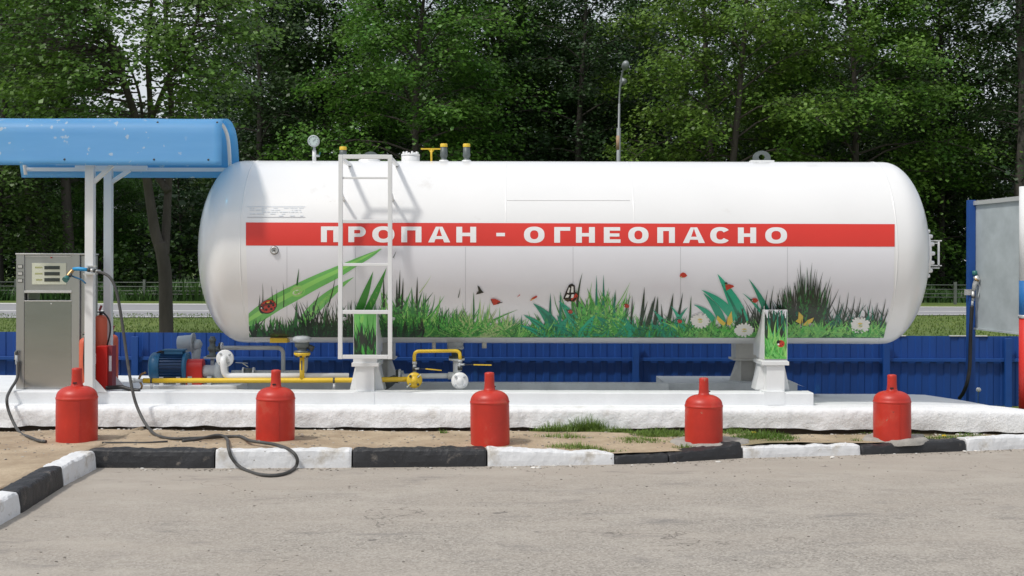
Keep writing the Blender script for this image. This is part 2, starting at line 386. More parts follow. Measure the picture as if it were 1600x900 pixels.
def world_loc(o):
    l = Vector((0, 0, 0))
    while o is not None: l += o.location; o = o.parent
    return l
def tag(o, label=None, cat=None, group=None, kind=None):
    if label: o['label'] = label
    if cat: o['category'] = cat
    if group: o['group'] = group
    if kind: o['kind'] = kind
    return o
def thing(name, loc, label, cat, group=None):
    o = bpy.data.objects.new(name, None); COL.objects.link(o); o.location = loc; o.empty_display_size = .2
    return tag(o, label, cat, group)
def copy_thing(o, loc, label=None, group=None, rz=None, sc=None):
    def rec(a, par):
        c = a.copy(); COL.objects.link(c); c.parent = par
        for ch in list(a.children): rec(ch, c)
        return c
    r = rec(o, None); r.location = loc
    if rz is not None: r.rotation_euler = (0, 0, rz)
    if sc is not None: r.scale = sc
    if label: r['label'] = label
    if group: r['group'] = group
    return r
def spline(pts, n=8):
    pts = [Vector(p) for p in pts]; out = []
    for i in range(len(pts)-1):
        p0, p1, p2, p3 = pts[max(i-1, 0)], pts[i], pts[i+1], pts[min(i+2, len(pts)-1)]
        for k in range(n):
            t = k/n; out.append(.5*((2*p1)+(p2-p0)*t+(2*p0-5*p1+4*p2-p3)*t*t+(3*p1-p0-3*p2+p3)*t**3))
    out.append(pts[-1]); return out
def bent(pts, r, n=6):
    """polyline with rounded corners"""
    pts = [Vector(p) for p in pts]; out = [pts[0]]
    for i in range(1, len(pts)-1):
        a, b, c = pts[i-1], pts[i], pts[i+1]
        p, q = b+(a-b).normalized()*r, b+(c-b).normalized()*r
        for k in range(n+1):
            t = k/n; out.append(p*(1-t)**2+b*2*t*(1-t)+q*t*t)
    out.append(pts[-1]); return out
# ------------------------------------------------------------------ ground, road, sand
def sheet(name, pts, z, mat, label=None, kind='structure'):
    m = MB(); m.add([(p[0], p[1], z) for p in pts], [list(range(len(pts)))], mat)
    return tag(m.build(name), label, kind=kind)
sheet('ground', [(-900, -300), (900, -300), (900, 1500), (-900, 1500)], -.004, 'lawn')
# kerb line on the asphalt (foot of each stone), from the photograph's ground contact
KL = [G(0, 824), G(34, 802), G(101, 759), G(152, 732)]
KF = [G(136, 731), G(335, 732), G(550, 731), G(761, 729), G(961, 726), G(1046, 723), G(1161, 716), G(1346, 711), G(1511, 705), G(1690, 698)]
KL = [Vector((-2.86, 4.6, 0)), Vector((-2.88, 5.6, 0)), Vector((-2.90, 6.5, 0))]+KL[1:]
asp = [(-2.9, -12), (30, -12), (30, 10.6)]+[(p.x, p.y+.05) for p in reversed(KF)]+[(p.x-.05, p.y) for p in reversed(KL)]
asp = [(p[0], p[1]) for p in asp]
sheet('parking_asphalt', asp, .0, 'asphalt')
# far road with lines
A0, A1, B0, B1 = G(-60, 497.5), G(1680, 492.5), G(-60, 473.5), G(1680, 480.5)
def lerp(a, b, t): return (a[0]+(b[0]-a[0])*t, a[1]+(b[1]-a[1])*t)
def ext(a, b, t): return lerp(a, b, t)
def road_strip(n0, n1, f0, f1, t0, t1, z, mat, name):
    p = [lerp(n0, f0, t0), lerp(n1, f1, t0), lerp(n1, f1, t1), lerp(n0, f0, t1)]
    p = [lerp(p[0], p[1], -.9), lerp(p[0], p[1], 1.9), lerp(p[3], p[2], 1.9), lerp(p[3], p[2], -.9)]
    sheet(name, p, z, mat)
road_strip(A0, A1, B0, B1, 0, 1, .012, 'roadgrey', 'road')
road_strip(A0, A1, B0, B1, .015, .035, .018, 'line', 'road_edge_line')
road_strip(A0, A1, B0, B1, .36, .40, .018, 'line', 'road_centre_line')
road_strip(A0, A1, B0, B1, .90, .97, .018, 'line', 'road_far_line')

def kerb_y(x):
    pts = [(p.x, p.y) for p in KF]
    if x <= pts[0][0]: return pts[0][1]
    for a, b in zip(pts, pts[1:]):
        if x <= b[0]: return a[1]+(b[1]-a[1])*(x-a[0])/(b[0]-a[0])
    return pts[-1][1]
SLABY = 10.83
KT = [(-9, .13), (-3, .13), (.0, .12), (.75, .085), (1.5, .075), (2.0, .12), (2.8, .085), (3.4, .10), (4.2, .10), (9, .1)]
def kerb_top(x):
    for a, b in zip(KT, KT[1:]):
        if x <= b[0]: return a[1]+(b[1]-a[1])*(x-a[0])/(b[0]-a[0])
    return .1
def sand_h(x, y):
    h = .118 if x < 0 else .118-.02*min(1, x/1.5)
    if x > -3.1:
        ky = kerb_y(x)+.14
        t = max(0, min(1, (y-ky)/.5)); h = (kerb_top(x)-.012)*(1-t)+h*t
    n = noise.noise(Vector((x*1.3, y*1.8, 3)))*.018+noise.noise(Vector((x*5, y*7, 1)))*.007
    d = max(0, 1-abs(y-SLABY)/.22)
    return h+n-.035*d
ms = MB(); nx, ny = 300, 70; vs = []
xs = [-9+15.5*i/nx for i in range(nx+1)]
for j in range(ny+1):
    for x in xs:
        y0 = kerb_y(x)+.09 if x > -3.02 else 2.5
        if -3.12 < x <= -3.02: y0 = 9.45
        y = y0+(11.2-y0)*(j/ny)
        vs.append((x, y, sand_h(x, y)))
q = nx+1
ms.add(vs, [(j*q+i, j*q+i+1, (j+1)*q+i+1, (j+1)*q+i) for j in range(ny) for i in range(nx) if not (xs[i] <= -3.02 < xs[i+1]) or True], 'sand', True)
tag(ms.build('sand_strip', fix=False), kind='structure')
# left block of sand must stay behind the kerb running to the camera
# yard ground behind the plinth
sheet('yard_grass', [(-30, 11.15), (30, 10.7), (30, 13.7), (-30, 13.7)], .006, 'lawn')

# ------------------------------------------------------------------ kerb stones
def kerb_stone(p, q, top_p, top_q, depth, mat, label, seed, inward=Vector((0, 1, 0)), sink=.02):
    """p,q: foot points at the asphalt; tops in metres; rough box with chipped edges"""
    d = (q-p); L = d.length; d.normalize()
    n = Vector((-d.y, d.x, 0))
    if n.dot(inward) < 0: n = -n
    prof = [(0, -sink), (.003, .3), (.007, .65), (.012, .88), (.022, .97), (.036, 1.0), (.07, 1.0), (.11, 1.0), (depth, .97), (depth, -sink)]
    N = 60; mb = MB(); vs = []
    for i in range(N+1):
        t = i/N; e = min(t, 1-t)*L
        shrink = .007*math.exp(-e/.008)
        tp = top_p+(top_q-top_p)*t-shrink
        for a, h in prof:
            w = p+d*(L*t)+n*(a+(shrink if a < .06 else 0))
            z = h*tp if h > 0 else h
            k = noise.noise(Vector((w.x*9+seed, w.y*9, z*14)))*.008+noise.noise(Vector((w.x*30+seed, w.y*30, z*40)))*.004
            if h >= .9: k *= 1.6; 
            vs.append(w+Vector((0, 0, z))-n*k*.6+Vector((0, 0, k if h > .7 else 0)))
    m_ = len(prof)
    fs = [(i*m_+k, i*m_+k+1, (i+1)*m_+k+1, (i+1)*m_+k) for i in range(N) for k in range(m_-1)]
    fs += [list(range(m_))[::-1], [N*m_+k for k in range(m_)]]
    mb.add(vs, fs, mat)
    o = mb.build('kerb_stone', org=(p+q)/2)
    
    tag(o, label, 'kerb stone', 'black and white painted kerb stones')
gap = .006
kf = [
 (0, 'black_kerb', .133, .133, 'long black kerb stone starting at the inner corner, below the first red cylinder'),
 (1, 'white_kerb', .133, .133, 'white kerb stone crossed by the looped grey hose'),
 (2, 'black_kerb', .133, .133, 'black kerb stone left of the middle red cylinder'),
 (3, 'white_kerb', .133, .082, 'white kerb stone sloping down to the right of the middle red cylinder'),
 (4, 'black_kerb', .062, .062, 'short low black kerb stone left of the cracked concrete lump'),
 (5, 'black_kerb', .060, .118, 'tilted black kerb stone under the fourth red cylinder'),
 (6, 'white_kerb', .082, .082, 'low white kerb stone between the two right-hand black ones'),
 (7, 'black_kerb', .070, .092, 'black kerb stone below the red cylinder farthest right'),
 (8, 'white_kerb', .105, .100, 'white kerb stone at the right edge beyond the last cylinder')]
for i, mt, t0, t1, lb in kf:
    a, b = KF[i], KF[i+1]; d = (b-a).normalized()
    kerb_stone(a+d*gap, b-d*gap, t0, t1, .15, mt, lb, i*7.3)
kl = [(4, 'white_kerb', 'short white kerb stone at the inner corner, running towards the camera'),
      (3, 'black_kerb', 'black kerb stone of the left kerb line running towards the camera'),
      (2, 'white_kerb', 'white kerb stone cut by the left edge of the picture'),]
for i, mt, lb in kl:
    a, b = KL[i], KL[i+1]; d = (b-a).normalized()
    kerb_stone(a+d*gap, b-d*gap, .135, .135, .15, mt, lb, 50+i*3.1, inward=Vector((-1, 0, 0)))

# ------------------------------------------------------------------ rough whitewashed plinth
mb = MB(); vs = []; N = 560
prof = [(0, 0), (0, .25), (0, .5), (0, .75), (.008, .9), (.03, .985), (.07, 1), (.13, 1), (.2, 1), (.26, 1), (.30, 1)]
xs = [-9+14.8*i/N for i in range(N+1)]
for x in xs:
    ragged = .012*noise.noise(Vector((x*6, 0, 0)))+.02*noise.noise(Vector((x*1.7, 4, 0)))
    y0 = SLABY+.01*noise.noise(Vector((x*.8, 9, 0)))
    top = .287
    if x > 4.05: top -= .10*((x-4.05)/.8)**1.5; y0 -= .06*(x-4.05)
    bot = .118+ragged-.03*max(0, min(1, (x-2.3)/2))
    for a, h in prof:
        z = bot+(top-bot)*h
        k = .016*noise.noise(Vector((x*4, z*6, 2)))+.012*noise.noise(Vector((x*14, z*22+a*14, 5)))+.006*noise.noise(Vector((x*40, z*50+a*40, 8)))
        fr = 1 if h < .95 else .25
        vs.append((x, y0+a-k*fr, z+(k*.45 if h > .9 and a < .2 else 0)))
m_ = len(prof)
mb.add(vs, [(i*m_+k, i*m_+k+1, (i+1)*m_+k+1, (i+1)*m_+k) for i in range(N) for k in range(m_-1)], 'wash', True)
under = [(x, SLABY+.03, .0) for x in xs]
plinth = thing('concrete_plinth', (0, 10.83, .1), 'long raised concrete plinth with rough whitewashed front edge carrying the tank', 'plinth')
mb.build('rough_edge', plinth, fix=True)
# dark hollow below the ragged foot
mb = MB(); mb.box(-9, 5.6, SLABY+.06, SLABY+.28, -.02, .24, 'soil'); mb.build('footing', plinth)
# smooth front beam, left slab, inner foundation, rear beam
XR = P(1271, 620, 11.05).x
mb = MB(); vs = []; N = 200
for i in range(N+1):
    x = -9+(XR+9)*i/N
    for a, h in ((0, .27), (0, .385), (.006, .393), (.012, .395), (.2, .395), (.2, .27)):
        k = .0025*noise.noise(Vector((x*5, h*9, 0)))
        vs.append((x, 11.05+a-k, h+(k if h > .38 else 0)))
mb.add(vs, [(i*6+k, i*6+k+1, (i+1)*6+k+1, (i+1)*6+k) for i in range(N) for k in range(5)]+[list(range(6)), [N*6+k for k in range(6)]], 'washs')
mb.build('front_beam', plinth)
XL = P(222, 600, 11.5).x
mb = MB(); mb.box(-9, XL, 11.26, 12.7, .1, .388, 'washs'); mb.build('left_slab', plinth)
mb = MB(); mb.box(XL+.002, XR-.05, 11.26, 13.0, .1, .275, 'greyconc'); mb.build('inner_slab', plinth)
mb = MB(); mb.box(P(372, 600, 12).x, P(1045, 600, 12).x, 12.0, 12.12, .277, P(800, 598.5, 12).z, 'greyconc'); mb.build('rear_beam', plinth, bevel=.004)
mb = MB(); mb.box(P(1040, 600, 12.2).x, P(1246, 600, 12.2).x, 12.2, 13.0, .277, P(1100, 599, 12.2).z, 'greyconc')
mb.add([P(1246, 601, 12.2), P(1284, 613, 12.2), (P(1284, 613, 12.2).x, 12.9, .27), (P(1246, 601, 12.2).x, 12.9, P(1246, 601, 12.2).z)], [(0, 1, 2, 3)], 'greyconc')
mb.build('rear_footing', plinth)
# light grey apron on the right
mb = MB()
fr = [(1200, 634, 11.0), (1300, 635, 11.0), (1400, 635.5, 11.0), (1470, 636, 11.0), (1540, 638.5, 11.0), (1590, 643, 10.98)]
bk = [(1200, 615, 12.55), (1300, 615.5, 12.55), (1400, 615.5, 12.55), (1445, 617, 12.5), (1505, 626, 12.0), (1575, 639, 11.3)]
nf = 8; vs = []
for j in range(nf+1):
    for k in range(6):
        a, b = P(*fr[k]), P(*bk[k]); p = a.lerp(b, j/nf); vs.append((p.x, p.y, p.z+.006*noise.noise(p*2)))
mb.add(vs, [(j*6+k, j*6+k+1, (j+1)*6+k+1, (j+1)*6+k) for j in range(nf) for k in range(5)], 'washs', True)
vb = [P(*b) for b in bk]; vs = vb+[Vector((v.x, v.y+.02, -.02)) for v in vb]
mb.add(vs, [(k, k+1, 7+k, 6+k) for k in range(5)], 'washs')
mb.build('apron', plinth)

# cracked concrete lumps under two of the cylinders
def lump(px0, px1, py0, py1, z0, z1, seed, label):
    a, b = G(px0, py1, z0), G(px1, py0, z0)
    cx, cy, rx, ry = (a.x+b.x)/2, (a.y+b.y)/2, (b.x-a.x)/2, (b.y-a.y)/2
    mb = MB(); vs = []; seg = 40
    for r, h in ((1.03, 0), (1, .6), (.93, 1), (.6, 1.05), (.3, 1.02), (.01, 1.03)):
        for k in range(seg):
            t = 2*math.pi*k/seg; c, s_ = math.cos(t), math.sin(t)
            w = 1+.22*noise.noise(Vector((c*2+seed, s_*2, 0)))+.08*noise.noise(Vector((c*7+seed, s_*7, 0)))
            x, y = cx+rx*r*w*c, cy+ry*r*w*s_
            vs.append((x, y, z0-.02+(z1-z0+.02)*h+.012*noise.noise(Vector((x*9, y*9, seed)))))
    mb.add(vs, [(i*seg+k, i*seg+(k+1) % seg, (i+1)*seg+(k+1) % seg, (i+1)*seg+k) for i in range(5) for k in range(seg)], 'conc', True)
    tag(mb.build('concrete_lump', org=(cx, cy, z0)), label, 'concrete lump', 'broken concrete around the cylinder feet')
lump(1052, 1162, 684, 699, .085, .108, 3, 'broken grey concrete lump around the foot of the fourth red cylinder')
lump(1362, 1432, 680, 692, .085, .108, 11, 'small grey concrete lump around the foot of the last red cylinder')

# ------------------------------------------------------------------ loose bits
def stones(name, n, region, rad, mat, zf, label, seed):
    rnd = random.Random(seed); mb = MB()
    for _ in range(n):
        x, y = region(rnd); r = rad[0]+(rad[1]-rad[0])*rnd.random()**3; z = zf(x, y)
        vs = []; ph = rnd.random()*6
        for h, rr in ((-.3, .8), (.25, 1), (.6, .6)):
            for k in range(6):
                t = ph+k*math.pi/3; w = .7+.5*rnd.random()
                vs.append((x+r*rr*w*math.cos(t), y+r*rr*w*math.sin(t)*.8, z+r*h*.8))
        fs = [(i*6+k, i*6+(k+1) % 6, (i+1)*6+(k+1) % 6, (i+1)*6+k) for i in range(2) for k in range(6)]+[[12+k for k in range(6)]]
        mb.add(vs, fs, mat)
    tag(mb.build(name, fix=False), label, kind='stuff')
def reg_asp(r):
    while True:
        x, y = r.uniform(-3.2, 5), 3.6+6.2*r.random()**.6
        if y < kerb_y(x)-.02 and x > -2.85: return x, y
def reg_sand(r):
    while True:
        x, y = r.uniform(-5.2, 5), r.uniform(9.0, 10.9)
        if (x > -3.1 and y > kerb_y(x)+.18) or x < -3.3: return x, y
def reg_foot(r): return r.uniform(-5, 5), r.gauss(10.76, .045)
stones('asphalt_grit', 2600, reg_asp, (.0015, .009), 'stone', lambda x, y: .0, 'loose grit scattered over the dusty asphalt', 1)
def reg_kf(r):
    x = r.uniform(-2.8, 5); return x, kerb_y(x)-.012-abs(r.gauss(0, .07))
stones('kerb_grit', 1500, reg_kf, (.002, .012), 'stone', lambda x, y: .0, 'grit and small stones gathered along the foot of the kerb', 9)
stones('pale_stones', 26, reg_kf, (.012, .024), 'crumb', lambda x, y: .0, 'a few pale stones lying along the kerb foot', 12)
stones('sand_pebbles', 2200, reg_sand, (.002, .015), 'stone', sand_h, 'small pebbles lying in the sand strip', 2)
stones('whitewash_crumbs', 420, reg_foot, (.003, .02), 'crumb', sand_h, 'white crumbs fallen along the foot of the plinth', 3)
stones('soil_clods', 900, reg_foot, (.003, .016), 'soil', sand_h, 'dark soil crumbs along the foot of the plinth', 4)

# ------------------------------------------------------------------ grass
def blade(vs, fs, x, y, z, h, w, az, lean, curl=.5):
    o = len(vs); dx, dy = math.cos(az), math.sin(az); px, py = -dy, dx
    for t, ww in ((0, 1), (.4, .8), (.75, .45)):
        l_ = lean*h*(t**1.6); zz = z+h*t*(1-curl*lean*t*.5)
        vs.append((x+dx*l_+px*w*ww/2, y+dy*l_+py*w*ww/2, zz)); vs.append((x+dx*l_-px*w*ww/2, y+dy*l_-py*w*ww/2, zz))
    vs.append((x+dx*lean*h, y+dy*lean*h, z+h*(1-curl*lean*.5)))
    fs += [(o, o+1, o+3, o+2), (o+2, o+3, o+5, o+4), (o+4, o+5, o+6)]
def grass_obj(name, spots_, mat, label, seed):
    rnd = random.Random(seed); vs, fs = [], []
    for (cx, cy, rx, ry, n, h, w, zf) in spots_:
        for _ in range(n):
            a, r = rnd.random()*2*math.pi, math.sqrt(rnd.random())
            x, y = cx+rx*r*math.cos(a)*rnd.uniform(.7, 1.15), cy+ry*r*math.sin(a)
            if y < 10.9 and y < kerb_y(x)+.17: continue
            hh = h*(1.1-.7*r)*rnd.uniform(.4, 1.25)
            blade(vs, fs, x, y, zf(x, y)-.004, hh, w*rnd.uniform(.6, 1.3), rnd.random()*6.28, rnd.uniform(.1, 1.1))
    mb = MB(); mb.add(vs, fs, mat); tag(mb.build(name, fix=False), label, kind='stuff')
def pxg(px, py): v = G(px, py, .105); return v.x, v.y
sp = []
for px, py, wpx, d, n, h in [(915, 672, 40, .05, 420, .13), (865, 674, 35, .05, 260, .085), (960, 674, 45, .05, 220, .06), (880, 685, 40, .07, 120, .045), (905, 698, 45, .06, 260, .05),
        (1030, 678, 45, .12, 520, .06), (1000, 687, 40, .1, 220, .04), (990, 700, 50, .05, 200, .04), (1150, 676, 35, .1, 200, .05), (1195, 684, 50, .10, 520, .06), (1230, 690, 40, .08, 240, .05),
        (1300, 692, 40, .04, 90, .035), (1345, 687, 22, .06, 160, .06), (1460, 682, 25, .05, 110, .05), (1530, 680, 70, .05, 340, .05), (1610, 682, 50, .05, 200, .05), (1075, 694, 22, .05, 90, .04),
        (597, 666, 10, .03, 60, .035), (693, 680, 8, .03, 22, .05), (1090, 672, 40, .06, 140, .05), (1400, 672, 60, .03, 60, .04), (780, 664, 30, .03, 30, .03)]:
    x, y = pxg(px, py); sp.append((x, y, wpx/180, d*1.25, int(n*1.9), h*1.35, .0062, sand_h))
grass_obj('grass', sp, 'grassn', 'low green grass tufts growing in the sand strip', 5)
sp = [(P(1575, 635, 11.9).x, 12.2, .5, .5, 700, .14, .007, lambda x, y: .006), (5.6, 11.9, .6, .6, 500, .12, .008, lambda x, y: .006), (4.2, 13.0, 1.2, .4, 200, .16, .008, lambda x, y: .006)]
grass_obj('yard_grass_tufts', sp, 'grassn', 'grass growing between the apron and the blue fence', 6)
rnd = random.Random(8); vs, fs = [], []
for _ in range(42000):
    y = 16+22*rnd.random(); x = rnd.uniform(-.46, .46)*y
    if abs(x) > 1e9: continue
    blade(vs, fs, x, y, 0, rnd.uniform(.03, .08), rnd.uniform(.012, .03), rnd.random()*6.28, rnd.uniform(.2, 1))
mb = MB(); mb.add(vs, fs, 'grass'); tag(mb.build('verge_grass', fix=False), 'mown green roadside grass behind the blue fence', kind='stuff')
vs, fs = [], []
for _ in range(30000):
    x = rnd.uniform(-26, 26); y = 51.2+3.5*rnd.random()-.05*x*0
    blade(vs, fs, x, y, -.02, rnd.uniform(.2, .85)*(1+.3*math.sin(x*1.3)), rnd.uniform(.06, .14), rnd.random()*6.28, rnd.uniform(.1, .8))
mb = MB(); mb.add(vs, fs, 'weed'); tag(mb.build('roadside_weeds', fix=False), 'tall green weeds along the far side of the road', kind='stuff')
# dandelions
def dandelion(px, py, Y, h, mat, label, r=.018):
    top = P(px, py, Y); rt = thing('dandelion', (top.x, top.y, top.z-h), label, 'dandelion')
    mb = MB(); mb.tube(spline([(top.x+.01, top.y, top.z-h), (top.x-.006, top.y, top.z-h*.5), top], 4), .0022, 'grassn', 6); mb.build('stem', rt)
    mb = MB()
    for k in range(26):
        t = k*2.4; z = 1-2*(k+.5)/26; q_ = math.sqrt(1-z*z)
        if mat == 'dandy' and z < -.1: continue
        d = Vector((q_*math.cos(t), q_*math.sin(t), z*(1 if mat == 'fluff' else .5)))
        mb.tube([top, top+d*r], [.001, r*.22], mat, 5)
    mb.build('flower_head', rt)
dandelion(1178, 676, 10.55, .05, 'dandy', 'small yellow dandelion right of the fourth cylinder')
dandelion(1475, 681, 10.5, .045, 'dandy', 'small yellow dandelion right of the last cylinder')
dandelion(1529, 609, 12.9, .2, 'fluff', 'white dandelion clock on a tall stem in front of the blue fence', .024)
# ------------------------------------------------------------------ the tank
TY, TZ, TR = 11.9, 1.612, .843
TX0, TX1 = -2.47, 3.42
tank = thing('gas_tank', (.45, TY, .4), 'big white horizontal gas tank with red lettered band and painted meadow, on saddle supports', 'gas tank')
def hit(px, py, lift=0.):
    """point of the tank wall seen at a photo pixel (used only to lay the printed film on the shell)"""
    a, b = unpix(px, py); r = TR+lift
    A = 1+b*b; B = -TY+b*(CH-TZ); C_ = TY*TY+(CH-TZ)**2-r*r
    D = B*B-A*C_
    t = (-B-math.sqrt(max(D, 0)))/A
    return Vector((a*t, t, CH+b*t))
mb = MB(); seg = 128
prof = []
for k in range(17):
    t = k/16*math.pi/2; prof.append((TR*math.sin(t)**.94, TX0-.395*math.cos(t)))
prof += [(TR, TX0+.05+(TX1-TX0-.1)*k/12) for k in range(13)]
for k in range(16, -1, -1):
    t = k/16*math.pi/2; prof.append((TR*math.sin(t)**.94, TX1+.365*math.cos(t)))
mb.lathe(prof, (0, TY, TZ), (1, 0, 0), 'tankwhite', seg)
shell = mb.build('shell', tank)
mb = MB()
for x in (TX0+.12, -.055, 1.06, 3.33):
    hb = .003 if x in (TX0+.12, 3.33) else .0010
    mb = MB(); mb.lathe([(TR-.002, x-.009), (TR+hb, x-.004), (TR+hb, x+.004), (TR-.002, x+.009)], (0, TY, TZ), (1, 0, 0), 'tankwhite', 128); mb.build('weld_seam', tank)
mb = MB()
s_ = [hit(792+i*8, 313, .0015) for i in range(25)]
mb.tube(s_, .0018, 'tankwhite', 6)
mb.build('weld_seam', tank)
# printed film under the band
LF = lambda x, y: hit(x, y, .0012)
def edgeL(y): return 384.5+(y-384)*.035
def edgeR(y): return 1397.5-max(0, (y-384))*.02-max(0, (y-455))*.19
mb = MB(); vs = []; nyy = 30
for j in range(nyy+1):
    y = 348+(528.5-348)*j/nyy
    for i in range(41):
        x = edgeL(y)+(edgeR(y)-edgeL(y))*i/40; vs.append(LF(x, y+(x-800)*.0012))
mb.add(vs, [(j*41+i, j*41+i+1, (j+1)*41+i+1, (j+1)*41+i) for j in range(nyy) for i in range(40)], 'film', True)
LAY = [.0020]
def lay(): LAY[0] += 2.2e-6; return LAY[0]
for x in (448, 555, 727, 895, 1063, 1230):
    L_ = lay(); mb.patch([(x, 386), (x+.7, 386), (x+.7, 528), (x, 528)], 1, 16, lambda a, b: hit(a, b+(a-800)*.0012, L_), 'seam')
rnd = random.Random(21)
BOT = lambda x: 527.5+(x-800)*.0012
class Art:
    """draws blades, discs and wings in the plane of the picture of the film; fn lays them on the surface"""
    def __init__(s, mb, fn, lim=None): s.mb = mb; s.fn = fn; s.lim = lim
    def cl(s, x, y):
        if s.lim: x = min(max(x, s.lim[0]), s.lim[1]); y = min(max(y, s.lim[2]), s.lim[3])
        else: x = min(max(x, edgeL(y)), edgeR(y)); y = min(y, BOT(x))
        return x, y
    def blade(s, x0, y0, x1, y1, w, bend, mat, seg=5, belly=.3):
        L_ = lay(); dx, dy = x1-x0, y1-y0; ln = math.hypot(dx, dy) or 1; nx_, ny_ = -dy/ln, dx/ln
        vs = []
        for i in range(seg+1):
            t = i/seg; c = bend*4*t*(1-t)*ln*.25+bend*ln*.0
            # curve that droops to one side: the tip is fixed, the middle is pushed out
            x, y = x0+dx*t+nx_*c, y0+dy*t+ny_*c
            ww = w/2*((1-t)**.7)*(1+belly*math.sin(t*math.pi)) if t < 1 else .05
            a = s.cl(x-nx_*ww, y-ny_*ww); b = s.cl(x+nx_*ww, y+ny_*ww)
            vs += [s.fn(*a, L_), s.fn(*b, L_)]
        s.mb.add(vs, [(2*i, 2*i+1, 2*i+3, 2*i+2) for i in range(seg)], mat)
    def disc(s, cx, cy, rx, ry, rot, mat, seg=16, x_lift=0):
        L_ = lay(); c_, s__ = math.cos(rot), math.sin(rot)
        vs = [s.fn(*s.cl(cx+rx*math.cos(t)*c_-ry*math.sin(t)*s__, cy+rx*math.cos(t)*s__+ry*math.sin(t)*c_), L_) for t in [2*math.pi*k/seg for k in range(seg)]]
        s.mb.add(vs, [list(range(seg))], mat)
    def poly(s, pts, mat):
        L_ = lay(); s.mb.add([s.fn(*s.cl(x, y), L_) for x, y in pts], [list(range(len(pts)))], mat)
    def tuft(s, x0, x1, yb, h, n, w, mats, spread=.5, hv=.5, bend=.3):
        for _ in range(n):
            x = rnd.uniform(x0, x1); m_ = rnd.choice(mats); hh = h*(.28+.72*rnd.random()**1.7)
            l_ = rnd.gauss(0, spread)*hh
            s.blade(x, yb-rnd.uniform(0, 3), x+l_, yb-hh, w*rnd.uniform(.6, 1.4), rnd.uniform(-bend, bend)+.25*(1 if l_ > 0 else -1)*min(1, abs(l_)/hh), m_)
    def fan(s, cx, yb, n, h, w, mats, sp=1.2, bw=14):
        for _ in range(n):
            a = rnd.uniform(-sp, sp); hh = h*rnd.uniform(.55, 1)*(1-.25*abs(a)/sp)
            x = cx+rnd.uniform(-bw, bw)*.5+a*4
            s.blade(x, yb, x+hh*math.sin(a), yb-hh*math.cos(a), w*rnd.uniform(.7, 1.3), .35*(1 if a > 0 else -1)*rnd.uniform(0, 1), rnd.choice(mats))
